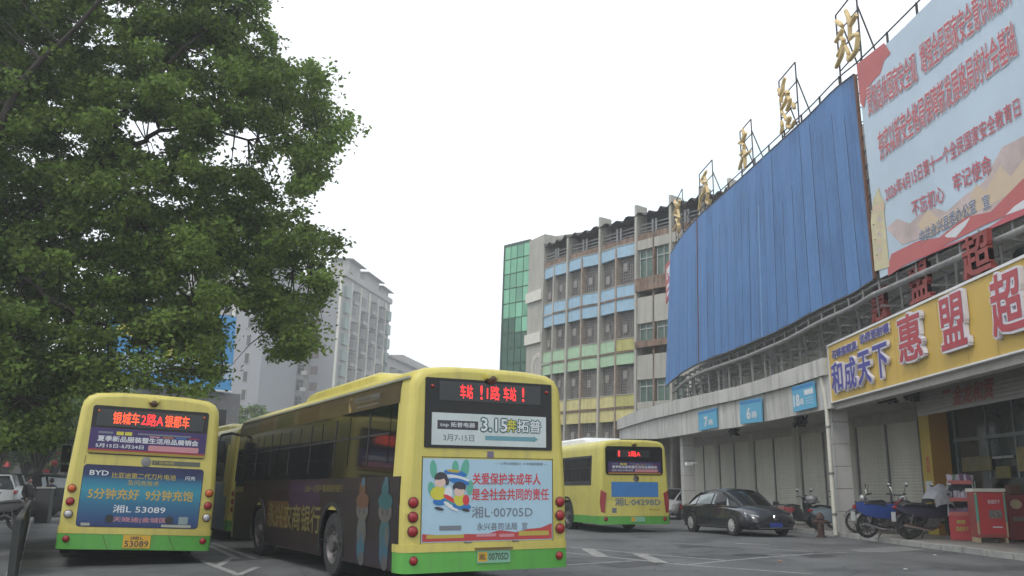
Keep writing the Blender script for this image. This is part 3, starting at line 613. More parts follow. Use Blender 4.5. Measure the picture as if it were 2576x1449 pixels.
# ------------------------------------------------------------------ cars
def sedan(name, label, loc, rz, paintm, L=4.8, Hc=1.46, group='parked cars', suv=False):
    r = thing(name, label, 'car', loc, rz, group)      # local: front at +y
    k = 1.16 if suv else 1
    st = [(-2.4, .62, .45, .80, .92), (-2.33, .80, .30, .92, 1.0), (-2.0, .87, .22, .94, 1.06), (-1.2, .90, .2, .95, 1.0), (0, .905, .2, .93, .98), (1.0, .90, .2, .90, .96), (1.6, .885, .22, .84, .93), (2.1, .85, .25, .72, .83), (2.33, .74, .28, .60, .70), (2.42, .58, .35, .50, .58)]
    secs = []
    for y, hwid, zb_, zs, zc in st:
        zs *= k; zc *= k
        secs.append([V(-hwid * .85, y, zb_), V(-hwid, y, zb_ + .12), V(-hwid, y, (zb_ + zs) / 2), V(-hwid * .97, y, zs - .06), V(-hwid * .86, y, zs), V(-hwid * .4, y, zc), V(0, y, zc + .01), V(hwid * .4, y, zc), V(hwid * .86, y, zs), V(hwid * .97, y, zs - .06), V(hwid, y, (zb_ + zs) / 2), V(hwid, y, zb_ + .12), V(hwid * .85, y, zb_)])
    MB().loft(secs, True, True).build('body', paintm, r, smooth=50)
    H2 = Hc * k; rb = -2.3 if suv else -2.05
    gh = [(rb, .64, .60, .95 * k), (-1.65 if not suv else -2.1, .70, .56, (1.20 if not suv else 1.38) * k), (-1.1, .73, .56, 1.385 * k), (-.5, .745, .57, 1.445 * k), (.0, .745, .57, H2), (.42, .73, .56, 1.41 * k), (.85, .70, .53, 1.22 * k), (1.38, .64, .50, .93 * k)]
    secs = []
    for y, wb, wt, zt_ in gh:
        zb_ = .90 * k; secs.append([V(-wb - .12, y, zb_), V(-wt - .05, y, zt_ - .07), V(-wt + .06, y, zt_ - .015), V(0, y, zt_ + .015), V(wt - .06, y, zt_ - .015), V(wt + .05, y, zt_ - .07), V(wb + .12, y, zb_)])
    MB().loft(secs, False).build('windows', glass, r, smooth=40)
    sg = mat('side_window_glass', (.30, .34, .35), .08, var=.2, vscale=1.5)  # pale base colour stands in for sky reflected by the side glass
    for sd_ in (-1, 1):
        for y0, y1 in ((-1.72, -1.22), (-1.14, -.14), (-.04, .98)):
            q = []
            for y, g in ((y0, .14), (y1, .14), (y1 - (.32 if y1 > .5 else 0), .86), (y0 + (.25 if y0 < -1.5 else 0), .86)):
                for A_, B_ in zip(secs, secs[1:]):
                    if A_[0].y <= y <= B_[0].y:
                        t = (y - A_[0].y) / (B_[0].y - A_[0].y); lo = A_[0].lerp(B_[0], t); hi = A_[1].lerp(B_[1], t); q.append(lo.lerp(hi, g) + V(-.012, 0, 0)); break
            if sd_ > 0: q = [V(-p.x, p.y, p.z) for p in q]
            MB().poly(q).build('side_window', sg, r)
    rs = [[p + V(0, 0, .012) for p in s[1:6]] for s in secs[2:6]]
    MB().loft(rs).build('roof', paintm, r, smooth=60)
    m_ = MB()
    for sd_ in (-1, 1):
        for rng in (range(0, 3), range(5, 8)):
            for i in list(rng)[:-1]:
                a, b = (secs[i][1], secs[i + 1][1]) if sd_ < 0 else (secs[i][5], secs[i + 1][5]); m_.beam(a + V(sd_ * .012, 0, .01), b + V(sd_ * .012, 0, .01), .07, .05)
    m_.build('roof_pillars', paintm, r, kind='stuff')
    for sd_ in (-1, 1):
        MB().box((sd_ * .98, .95, 1.0 * k), (.2, .1, .13), bev=.03).build('wing_mirror', paintm, r, smooth=40)
        MB().loft([[V(sd_ * .52, 2.37, .52 * k), V(sd_ * .55, 2.34, .64 * k)], [V(sd_ * .72, 2.28, .54 * k), V(sd_ * .74, 2.22, .69 * k)], [V(sd_ * .845, 2.08, .6 * k), V(sd_ * .83, 1.95, .76 * k)]]).build('headlight', clens, r)
        MB().box((sd_ * .68, -2.36, .82 * k), (.34, .06, .14), bev=.02).build('tail_light', redlens, r)
        MB().beam(V(sd_ * .915, -1.9, .93 * k), V(sd_ * .915, 1.1, .91 * k), .012, .012).build('trim_line', chrome if not suv else black, r)
        MB().beam(V(sd_ * .905, -1.2, .26), V(sd_ * .905, 1.1, .26), .02, .03).build('sill_trim', chrome if not suv else black, r)
        for y in (-.1, .95, -1.1): MB().beam(V(sd_ * .908, y, .35), V(sd_ * .908, y, .9 * k), .006, .008).build('door_gap', black, r)
        for y in (-1.36, 1.38):
            MB().lathe([(.37, -.02), (.37, .012), (.0, .012)], (sd_ * .895, y, .35), (sd_, 0, 0), 24).build('wheel_arch', chassis, r)
            wheel(r, (sd_ * .86, y, .325), .325, .2, side=sd_, bus=False, rim_mat=mat('alloy', (.62, .62, .62), .35, metal=.3, var=.1))
    MB().box((0, 2.41, .48 * k), (.9, .06, .16), bev=.02).build('grille', black, r)
    MB().lathe([(.085, 0), (.06, .02), (.0, .02)], (0, 2.43, .58 * k), (0, 1, .2), 16).build('badge', chrome, r)
    MB().box((0, 2.44, .36), (.44, .02, .14)).build('number_plate', mat('plate_blue', (.03, .06, .28), .4), r)
    MB().box((0, 2.42, .27), (1.2, .04, .03)).build('bumper_trim', chrome, r)
    MB().box2((-.75, -2.2, .2), (.75, 2.2, .35)).build('underbody', chassis, r)
    return r
carblack = mat('car_black', (.032, .035, .042), .18, var=0, coat=.5)
cf = atZ(1848, 1348); cr_ = atZ(1740, 1338); d = (cf - cr_).normalized(); side = V(-d.y, d.x, 0)
cc = (cf + cr_) / 2 + side * .86
sedan('parked_car', 'dark saloon facing the camera, parked before the arcade pillar', (cc.x, cc.y, 0), math.atan2(-d.x, d.y), carblack).scale = (.96, .96, .96)
carwhite = mat('car_white', (.42, .43, .43), .25, var=.05, coat=.3)
p = atZ(1700, 1308)
sedan('parked_car', 'white car half hidden behind the slim pillar beside the lemon yellow bus', (p.x + .3, p.y + 2.2, 0), math.radians(150), carwhite)
def far_car(label, px, Y, rz, m_, k):
    p = atY(px, 1231, Y); c = sedan('parked_car', label, (p.x, p.y, 0), rz, m_, suv=True); c.scale = (k, k, k)
far_car("white van cut by the left picture edge, seen from its side", -120, 40, math.radians(100), carwhite, 1.2)
cardark = mat('car_dark_grey', (.035, .037, .04), .25, var=.1, coat=.3)
far_car('dark grey high car with light bumper between white van and walking person', 84, 44, math.radians(148), cardark, 1.2)
far_car('white high car far down the street just left of the bus', 160, 60, math.radians(175), carwhite, 1.25)
far_car('silver car far off between the dark car and the lanterns', 118, 66, math.radians(185), mat('car_silver', (.3, .3, .3), .3, metal=.4), 1.2)
# ------------------------------------------------------------------ left street furniture
fa = atZ(37, 1449); fb = atZ(72, 1308); barr = mat('dark_barrier', (.02, .022, .02), .7, var=.4, vscale=2)
t_ = thing('barrier_fence', 'dark panelled barrier running beside the lane at lower left', 'fence', ((fa + fb) / 2), world=True)
nn = 9; dd = (fb - fa) / nn
for i in range(nn):
    a = fa + dd * i; b = a + dd * .94
    s_ = V(-.35, 0, 0); MB().prism([a, b, b + V(-.06, 0, 0), a + V(-.06, 0, 0)], (0, 0, .78)).build('panel', barr, t_)
    MB().box(a + V(-.03, 0, .42), (.12, .12, .84), bev=.01).build('post', barr, t_)
MB().beam(fa + V(-.03, 0, .84), fb + V(-.03, 0, .84), .09, .06).build('rail', darkgrey, t_)
for k, (x, y, h_, r_, lb) in enumerate(((106, 1316, 1.3, .30, 'dark square gate post with pale cap at the end of the barrier'), (138, 1292, 1.15, .32, 'grey street cabinet behind the dark gate post'))):
    p = atZ(x, y); t_ = thing('gate_post', lb, 'post', p)
    MB().box((0, 0, h_ / 2), (r_ * 1.7, r_, h_), bev=.02).build('body', darkgrey if k == 0 else grey, t_)
    MB().box((0, 0, h_ + .03), (r_ * 1.95, r_ * 1.2, .06), bev=.01).build('cap', cream, t_)
skinm = mat('skin', (.42, .24, .17), .6)
def person(label, loc, rz, top, legs, h=1.7):
    r = thing('person', label, 'person', loc, rz)
    def chain(name, pts, edges, rad, mt, par):
        me = bpy.data.meshes.new(name); me.from_pydata(pts, edges, []); me.materials.append(mt)
        o = link(name, me, par); o.modifiers.new('skin', 'SKIN'); me.skin_vertices[0]
        for v_, q_ in zip(me.skin_vertices[0].data, rad): v_.radius = (q_, q_)
        me.skin_vertices[0].data[0].use_root = True; sb = o.modifiers.new('sub', 'SUBSURF'); sb.levels = 1; sb.render_levels = 1; return o
    k = h / 1.7
    P = [(0, 0, .93), (0, .01, 1.15), (0, 0, 1.36), (0, .02, 1.47), (.17, 0, 1.38), (.24, -.02, 1.12), (.22, .10, .9), (-.17, 0, 1.38), (-.25, .02, 1.12), (-.24, .14, .95)]
    Eg = [(0, 1), (1, 2), (2, 3), (2, 4), (4, 5), (5, 6), (2, 7), (7, 8), (8, 9)]
    body = chain('body', [tuple(c * k for c in p) for p in P], Eg, [.15, .15, .14, .06, .075, .055, .04, .075, .055, .04], top, r)
    P = [(0, 0, .92), (.1, 0, .85), (.11, .06, .48), (.11, -.02, .09), (.12, .12, .04), (-.1, 0, .85), (-.12, -.05, .48), (-.12, -.16, .1), (-.12, -.02, .04)]
    chain('trousers', [tuple(c * k for c in p) for p in P], [(0, 1), (1, 2), (2, 3), (3, 4), (0, 5), (5, 6), (6, 7), (7, 8)], [.13, .1, .07, .05, .04, .1, .07, .05, .04], legs, r)
    MB().ball((0, .03, 1.59 * k), .105, (.82, .95, 1.15)).ball((0, .13, 1.58 * k), .02, (1, 1, 1), 1).build('head', skinm, r, smooth=60)
    MB().ball((0, .0, 1.63 * k), .112, (.86, .98, 1.0)).build('hair', mat('hair', (.015, .012, .01), .7), r, smooth=60)
    m_ = MB()
    for sx_ in (.22, -.24): m_.ball((sx_ * k, .16, .88 * k), .045, (.7, .8, 1.5), 1)
    m_.build('hands', skinm, r)
    return r
p = atY(128, 1231, 38); p.z = 0; person('person in a dark coat with red sleeve walking past the gate post', p, math.radians(60), mat('coat_navy', (.02, .025, .04), .8), mat('trousers_dark', (.015, .015, .02), .8))
p = atY(70, 1231, 36); p.z = 0; person('person in black standing before the dark grey high car', p, math.radians(-100), mat('coat_black', (.015, .015, .015), .8), mat('trousers_dark', (.015, .015, .02), .8))
p = atZ(66, 1262); t_ = thing('sign_pole', 'leaning red and cream pole sign above the parked cars at left', 'pole', p)
a = atY(62, 1195, p.y) - p; b = atY(70, 1118, p.y) - p
MB().tube([V(0, 0, 0), a], .06).build('pole', grey, t_); MB().beam(a, b, .34, .16).build('sign_board', mat('cream_board', (.42, .36, .26), .7), t_)
MB().beam(a + V(0, -.1, 0), b + V(0, -.1, .1), .16, .05).build('sign_stripe', mat('banner_red', (.42, .05, .04), .6), t_)
p = atZ(25, 1258); t_ = thing('street_sign', 'small blue sign board beyond the white estate car', 'sign', p)
a = atY(8, 1190, p.y) - p; b = atY(45, 1148, p.y) - p; MB().box2(V(a.x, 0, a.z), V(b.x, .06, b.z)).build('board', mat('sign_blue', (.03, .08, .22), .5), t_); MB().tube([V(0, 0, 0), V(0, 0, a.z)], .04).build('post', grey, t_)
for k, (x, y) in enumerate(((137, 1165), (116, 1187), (152, 1140))):
    p = atY(x, y, 48); o = MB().lathe([(.03, -.16), (.13, -.1), (.16, 0), (.13, .1), (.03, .16)], (0, 0, 0), (0, 0, 1), 14).build('red_lantern', mat('lantern_red', (.35, .02, .03), .6), None, smooth=60)
    o.location = p; tag(o, ['red lantern of middle height above the walking person', 'lowest red lantern over the far parked cars', 'highest red lantern, close to the left bus mirror'][k], 'lantern')

# ------------------------------------------------------------------ motorcycles and scooters
def moto(name, label, loc, rz, bodym, panel2=None, cover=False, group='motorcycles parked under the arcade'):
    r = thing(name, label, 'motorcycle', loc, rz, group)   # local: front +x
    R = .30; xr, xf = -.62, .66
    for x in (xr, xf):
        wh = MB(); 
        for k in range(1): wh.lathe([(R * .80, -.05), (R * .96, -.05), (R, 0), (R * .96, .05), (R * .80, .05), (R * .80, -.05)], (x, 0, R), (0, 1, 0), 26)
        w_ = wh.build('wheel', rubber, r, smooth=40); s_ = MB()
        s_.lathe([(R * .80, -.03), (R * .74, -.03), (R * .74, .03), (R * .80, .03)], (x, 0, R), (0, 1, 0), 26).lathe([(0, -.07), (.07, -.07), (.07, .07), (0, .07)], (x, 0, R), (0, 1, 0), 12)
        for k in range(12):
            a = 2 * math.pi * k / 12; s_.beam(V(x, 0, R), V(x + R * .75 * math.cos(a), 0, R + R * .75 * math.sin(a)), .012)
        s_.build('rim', mat('dark_rim', (.10, .10, .10), .4, metal=.6), w_, smooth=40)
        f = MB(); sec = []
        for k in range(9):
            a = math.radians(20 + (150 if x < 0 else 120) * k / 8); rr = R + .045; c_ = V(x + rr * math.cos(a), 0, R + rr * math.sin(a))
            sec.append([c_ + V(0, -.07, -.02), c_ + V(0, 0, .02), c_ + V(0, .07, -.02)])
        f.loft(sec).build('mudguard', bodym if x > 0 else mat('guard_grey', (.25, .25, .26), .5) if not cover else black, r, smooth=60)
    m_ = MB()
    m_.tube([V(xf, .08, R), V(xf - .18, .08, .72), V(xf - .26, .07, .98)], .022); m_.tube([V(xf, -.08, R), V(xf - .18, -.08, .72), V(xf - .26, -.07, .98)], .022)
    m_.tube([V(xr, .09, R), V(-.35, .09, .42), V(-.1, .08, .36)], .025); m_.tube([V(xr, .1, R), V(xr + .1, .1, .66)], .03); m_.tube([V(xr, -.1, R), V(xr + .1, -.1, .66)], .03)
    m_.tube([V(.38, 0, .92), V(.1, 0, .5), V(-.15, 0, .38)], .035); m_.tube([V(-.15, 0, .4), V(-.45, 0, .68)], .03)
    m_.build('frame', darkgrey, r, smooth=50)
    MB().box((.02, 0, .40), (.30, .22, .24), bev=.05).lathe([(.09, -.13), (.10, 0), (.09, .13)], (-.05, 0, .34), (0, 1, 0), 14).lathe([(.06, 0), (.075, .05), (.06, .22)], (.12, 0, .42), (1, 0, .3), 12).build('engine', rimm, r, smooth=40)
    e = MB().tube([V(.15, -.12, .30), V(-.1, -.15, .22), V(-.35, -.16, .26), V(-.85, -.17, .36)], [.02, .025, .05, .055], 12).build('exhaust', chrome, r, smooth=50)
    # tail / side panels / tank
    sec = []
    for x, zb_, zt_, wy_ in ((-.92, .70, .80, .05), (-.72, .58, .80, .10), (-.45, .52, .80, .13), (-.15, .50, .76, .12), (.12, .48, .74, .12), (.30, .55, .86, .12), (.42, .60, .98, .07)):
        sec.append([V(x, -wy_, zb_), V(x, -wy_ * 1.1, (zb_ + zt_) / 2), V(x, -wy_ * .6, zt_), V(x, wy_ * .6, zt_), V(x, wy_ * 1.1, (zb_ + zt_) / 2), V(x, wy_, zb_)])
    MB().loft(sec, True, True).build('fairing', bodym, r, smooth=50)
    if panel2: MB().loft([[q + V(0, -.012 - .01 * j, -.04 + .05 * j) for j, q in enumerate(s[:3])] for s in sec[0:5]]).build('side_panel', panel2, r, smooth=50)
    r.scale = (1.1, 1.1, 1.1)
    sec = []
    for x, z, wy_ in ((-.80, .80, .06), (-.70, .87, .13), (-.35, .85, .14), (-.02, .80, .12), (.12, .84, .08)):
        sec.append([V(x, -wy_, z - .06), V(x, -wy_ * .8, z), V(x, wy_ * .8, z), V(x, wy_, z - .06)])
    MB().loft(sec, True, True).build('seat', black, r, smooth=50)
    m_ = MB().tube([V(.28, .34, 1.05), V(.36, .12, 1.02), V(.36, -.12, 1.02), V(.28, -.34, 1.05)], .016)
    m_.tube([V(.27, .36, 1.05), V(.31, .24, 1.045)], .022).tube([V(.27, -.36, 1.05), V(.31, -.24, 1.045)], .022); m_.build('handlebar', black, r)
    MB().ball((.46, 0, .93), .11, (.8, 1, 1)).build('headlamp', clens, r, smooth=60)
    for sd_ in (-1, 1):
        mm = MB().tube([V(.33, sd_ * .2, 1.04), V(.34, sd_ * .27, 1.18), V(.33, sd_ * .32, 1.24)], .008).ball((.33, sd_ * .34, 1.27), .065, (.3, 1.2, .8)).build('mirror', mat('mirror_shell', (.35, .35, .35), .12, metal=.9, var=0), r, smooth=60)
    MB().box((-.93, 0, .74), (.06, .12, .07), bev=.02).build('tail_lamp', redlens, r); MB().tube([V(-.05, .1, .3), V(-.12, .26, .015)], .014).build('stand', darkgrey, r)
    MB().box((-.98, 0, .52), (.02, .16, .22)).build('number_plate', mat('plate_pale', (.4, .42, .4), .5), r)
    if cover:
        sec = []
        for k, (x, z, h_) in enumerate(((-.05, .92, .03), (.08, .98, .2), (.25, 1.0, .30), (.38, 1.0, .28), (.45, .92, .1))):
            sec.append([V(x, -.30, z - .18), V(x, -.26, z + h_ * .5), V(x, -.05, z + h_), V(x, .22, z + h_ * .7), V(x, .30, z - .15)])
        MB().loft(sec).build('wind_apron', mat('apron_grey', (.34, .34, .36), .9, var=.2, vscale=9, bump=.5, bscale=12), r, smooth=60)
        MB().poly([V(.47, -.34, .35), V(.5, .34, .35), V(.45, .30, 1.1), V(.42, -.3, 1.1)]).build('apron_back', black, r)
    return r
red = mat('moto_red', (.10, .012, .018), .3, coat=.3); blue = mat('moto_blue', (.025, .06, .24), .3, coat=.3); navy = mat('moto_navy', (.03, .03, .055), .35, coat=.3)
p = atZ(2193, 1354, .12); moto('motorcycle', 'blue and red motorcycle just right of the tiled corner pillar', (p.x + .58, p.y + .22, .12), math.radians(14), red, panel2=blue)
p = atZ(2296, 1357, .12); moto('motorcycle', 'dark motorcycle with a pale wind apron over its handlebar, beside the red snack rack', (p.x + .60, p.y + .15, .12), math.radians(10), navy, cover=True)
p = atZ(2240, 1346, .12); moto('motorcycle', 'black motorcycle standing behind the blue and dark ones, handlebar towards the pillar', (p.x + .2, p.y + 1.0, .12), math.radians(165), navy)
p = atZ(2150, 1338, .12); moto('motorcycle', 'dark red motorcycle mostly hidden behind the tiled corner pillar', (p.x + .75, p.y + 1.6, .12), math.radians(160), red)
def scooter(label, loc, rz, bodym, box=None, helmet=False):
    r = thing('scooter', label, 'scooter', loc, rz, 'scooters parked under the arcade')
    for x in (-.58, .60):
        w_ = MB().lathe([(.13, -.045), (.22, -.05), (.24, 0), (.22, .05), (.13, .045)], (x, 0, .24), (0, 1, 0), 22).build('wheel', rubber, r, smooth=40)
        MB().lathe([(.13, -.03), (.05, -.05), (0, -.05)], (x, 0, .24), (0, 1, 0), 16).lathe([(.13, .03), (.05, .05), (0, .05)], (x, 0, .24), (0, 1, 0), 16).build('rim', rimm, w_)
    sec = [[V(x, -w_, zb_), V(x, -w_ * 1.1, (zb_ + zt_) / 2), V(x, -w_ * .7, zt_), V(x, w_ * .7, zt_), V(x, w_ * 1.1, (zb_ + zt_) / 2), V(x, w_, zb_)]
           for x, zb_, zt_, w_ in ((-.85, .55, .68, .06), (-.6, .40, .72, .14), (-.2, .26, .70, .16), (-.02, .24, .60, .15))]
    MB().loft(sec, True, True).build('body', bodym, r, smooth=50)
    MB().box2((-.05, -.15, .22), (.40, .15, .28), bev=.02).build('floorboard', black, r)
    sec = [[V(x, -w_, z), V(x + .06, 0, z), V(x, w_, z)] for x, z, w_ in ((.42, .22, .15), (.46, .45, .2), (.42, .75, .2), (.34, .96, .12))]
    MB().loft(sec).build('leg_shield', bodym, r, smooth=60)
    MB().tube([V(.60, 0, .24), V(.42, 0, .72), V(.33, 0, 1.0)], .03).build('fork', darkgrey, r)
    MB().ball((.36, 0, 1.0), .13, (1, 1.3, .8)).build('headlamp_cowl', bodym, r, smooth=60)
    MB().tube([V(.26, .32, 1.05), V(.33, 0, 1.02), V(.26, -.32, 1.05)], .016).build('handlebar', black, r)
    for sd_ in (-1, 1): MB().tube([V(.3, sd_ * .2, 1.04), V(.30, sd_ * .26, 1.2)], .008).ball((.30, sd_ * .29, 1.25), .06, (.3, 1.2, .9)).build('mirror', mat('mirror_shell', (.35, .35, .35), .12, metal=.9, var=0), r, smooth=60)
    MB().loft([[V(x, -w_, z - .05), V(x, -w_ * .7, z), V(x, w_ * .7, z), V(x, w_, z - .05)] for x, z, w_ in ((-.75, .74, .06), (-.5, .80, .14), (-.15, .77, .14), (-.02, .74, .08))], True, True).build('seat', black, r, smooth=50)
    if box: MB().ball((-.78, 0, .96), .2, (1, 1, .8)).box((-.78, 0, .88), (.34, .38, .06), bev=.02).build('top_box', box, r, smooth=50)
    MB().box((-.88, 0, .62), (.04, .2, .07), bev=.015).build('tail_lamp', redlens, r)
    return r
p = atZ(1985, 1335, .12); scooter('dark red scooter parked right behind the black saloon', (p.x - .1, p.y + 2.0, .12), math.radians(160), mat('scooter_red', (.22, .02, .025), .35))
p = atZ(2010, 1330, .12); scooter('dark scooter with small windscreen between the black saloon and the drainpipe', (p.x + .25, p.y + .6, .12), math.radians(35), mat('scooter_grey', (.035, .04, .045), .35))
p = atZ(2072, 1335, .12); scooter('pale blue scooter with a grey dome top box behind the drainpipe', (p.x + .45, p.y + .5, .12), math.radians(25), mat('scooter_pale', (.25, .33, .38), .35), box=grey)
p = atY(2, 1231, 30); moto('motorcycle', 'black motorcycle cut by the left picture edge, behind the barrier', (p.x, p.y, 0), math.radians(170), black, group='motorcycles at the left kerb')
p = atZ(2066, 1352); t_ = thing('fire_hydrant', 'short weathered orange brown hydrant post in front of the drainpipe', 'hydrant', p)
hyd = mat('hydrant_rust', (.075, .042, .032), .8, var=.35, vscale=6)
MB().lathe([(.15, 0), (.15, .05), (.10, .06), (.10, .52), (.13, .54), (.13, .60), (.10, .66), (.05, .72), (0, .73)], (0, 0, 0), (0, 0, 1), 18).build('body', hyd, t_, smooth=40)
MB().tube([V(-.2, 0, .45), V(.2, 0, .45)], .06, 12).tube([V(0, -.18, .45), V(0, 0, .45)], .07, 12).build('outlet', hyd, t_, smooth=40)

# ================================================================== STATION ARCADE
conc = mat('stained_concrete', (.52, .51, .48), .85, var=.18, vscale=.8, streak=.62, dirt=(.10, .095, .085), bump=.2, bscale=15)
plaster = mat('beige_plaster', (.50, .485, .42), .85, var=.12, vscale=.7, streak=.35, dirt=(.16, .15, .12))
stonep = mat('pillar_stone', (.46, .45, .43), .6, var=.10, vscale=2.5)
shut = mat('roller_shutter', (.60, .58, .50), .6, var=.10, vscale=.8, streak=.2, dirt=(.2, .18, .14))
soff = mat('soffit_plaster', (.42, .40, .37), .9, var=.15)
CAN = [(2083, 900, 943, 1027, 28.0), (2001, 928, 969, 1044, 30.0), (1921, 955, 990, 1060, 32.2), (1867, 971, 1004, 1072, 34.2), (1765, 994, 1025, 1086, 38.3),
       (1717, 1004, 1038, 1094, 40.8), (1650, 1022, 1053, 1104, 45), (1605, 1034, 1066, 1104, 49), (1557, 1056, 1081, 1104, 56)]
st = thing('station_arcade', 'long curved white concrete canopy of the bus station with pillars and shut roller doors', 'building', (11, 34, 0), world=True)
upper, lower, soffit, wallp = [], [], [], []
for px, a, b, c, Y in CAN:
    A, B, Cc = atY(px, a, Y), atY(px, b, Y), atY(px, c, Y); X = (A.x + B.x + Cc.x) / 3
    upper.append([V(X - .12, Y, A.z), V(X - .12, Y, B.z), V(X + .1, Y, B.z), V(X + .4, Y, A.z + .02)])
    lower.append([V(X + .02, Y, B.z + .05), V(X + .02, Y, Cc.z), V(X + .3, Y, Cc.z), V(X + .3, Y, B.z + .05)])
    soffit.append([V(X + .3, Y, Cc.z + .12), V(X + 3.2, Y, Cc.z + .12), V(X + 3.2, Y, Cc.z + .3), V(X + .3, Y, Cc.z + .3)])
    wallp.append((X + 3.1, Y, Cc.z + .14, A.z))
MB().loft(upper, True, True).build('canopy_fascia', conc, st, smooth=20)
MB().loft(lower, True, True).build('canopy_beam', conc, st, smooth=20)
MB().loft(soffit, True, True).build('soffit', soff, st)
MB().loft([[V(x - 3.2, y, zt), V(x + .2, y, zt + .02)] for x, y, _, zt in wallp]).build('canopy_roof', mat('roof_grime', (.13, .125, .11), .9, var=.3), st)
# shuttered shop fronts behind the arcade
def shutter(par, a, b, z0, z1, pitch=.10):
    d = (b - a); L = d.length; d = d / L; nrm = V(-d.y, d.x, 0)
    if nrm.dot(V(-1, -.3, 0)) < 0: nrm = -nrm
    n = int((z1 - z0) / pitch); secs = []
    for k in range(n + 1):
        z = z0 + k * pitch
        for dz, o_ in ((0, 0), (pitch * .25, .013), (pitch * .75, .013), (pitch * .97, 0)):
            if z + dz <= z1: secs.append([a + nrm * o_ + V(0, 0, z + dz), b + nrm * o_ + V(0, 0, z + dz)])
    return MB().loft(secs).build('roller_shutter', shut, par)
def wall_at(Y):
    return interp([(y, x) for x, y, _, _ in wallp], Y), interp([(y, z) for _, y, z, _ in wallp], Y)
ys = [28.6, 32.0, 32.5, 36.2, 36.7, 40.6, 41.1, 45, 45.5, 50]
for i in range(0, len(ys) - 1, 2):
    (xa, za), (xb, zb_) = wall_at(ys[i]), wall_at(ys[i + 1]); zt_ = min(za, zb_)
    shutter(st, V(xa, ys[i], 0), V(xb, ys[i + 1], 0), .14, zt_ - .35)
    (xc, zc_) = wall_at(ys[i + 1] + .5)
    MB().prism([V(xb - .1, ys[i + 1], .12), V(xc - .1, ys[i + 1] + .5, .12), V(xc + .3, ys[i + 1] + .5, .12), V(xb + .3, ys[i + 1], .12)], (0, 0, zt_ - .12)).build('wall_pier', plaster, st)
    MB().prism([V(xa - .06, ys[i], zt_ - .36), V(xb - .06, ys[i + 1], zt_ - .36), V(xb + .3, ys[i + 1], zt_ - .36), V(xa + .3, ys[i], zt_ - .36)], (0, 0, .40)).build('shutter_lintel', soff, st)
    for t_ in (0, .5, 1): p_ = V(xa, ys[i], 0).lerp(V(xb, ys[i + 1], 0), t_); MB().box2(p_ + V(-.06, -.04, .13), p_ + V(.03, .04, zt_ - .37)).build('shutter_rail', grey, st)
def pillar(par, x0, x1, y0, y1, z0, z1, pitch=.68):
    MB().box2((x0 + .02, y0 + .02, z0), (x1 - .02, y1 - .02, z1)).build('pillar_core', darkgrey, par)
    z = z0
    while z < z1 - .05:
        zz_ = min(z + pitch, z1); j = random.uniform(-.003, .003)
        MB().box2((x0 + j, y0 + j, z + .006), (x1 + j, y1 + j, zz_ - .008), bev=.006).build('tile', stonep, par); z += pitch
pl = thing('arcade_pillar', 'tall stone tiled corner pillar left of the motorcycles, under the yellow sign', 'pillar', (10.3, 28.8, 0), world=True)
pillar(pl, 10.05, 10.55, 28.45, 29.1, .06, 4.0)
g_ = atZ(1724, 1311); zt_ = 4.0
pl = thing('arcade_pillar', 'slim stone tiled pillar between the white car and the black saloon', 'pillar', (g_.x + .25, g_.y + .3, 0), world=True)
pillar(pl, g_.x, g_.x + .52, g_.y, g_.y + .7, 0, interp([(Y, atY(px, c, Y).z) for px, a, b, c, Y in CAN], g_.y) - .0)
p_ = [atY(2072, 903, 28.35), atY(2066, 950, 28.35), atY(2078, 1008, 28.3), atY(2103, 1346, 28.2)]
t_ = thing('drainpipe', 'pale bent drainpipe in front of the tiled corner pillar', 'pipe', (p_[3].x, p_[3].y, 0), world=True)
MB().tube(p_, .065, 12).build('pipe', cream, t_, smooth=50)
m_ = MB()
for tt in (.2, .55, .85): q_ = p_[2].lerp(p_[3], tt); m_.lathe([(.085, -.03), (.085, .03)], q_, (0, 0, 1), 12)
m_.build('pipe_clamp', grey, t_)
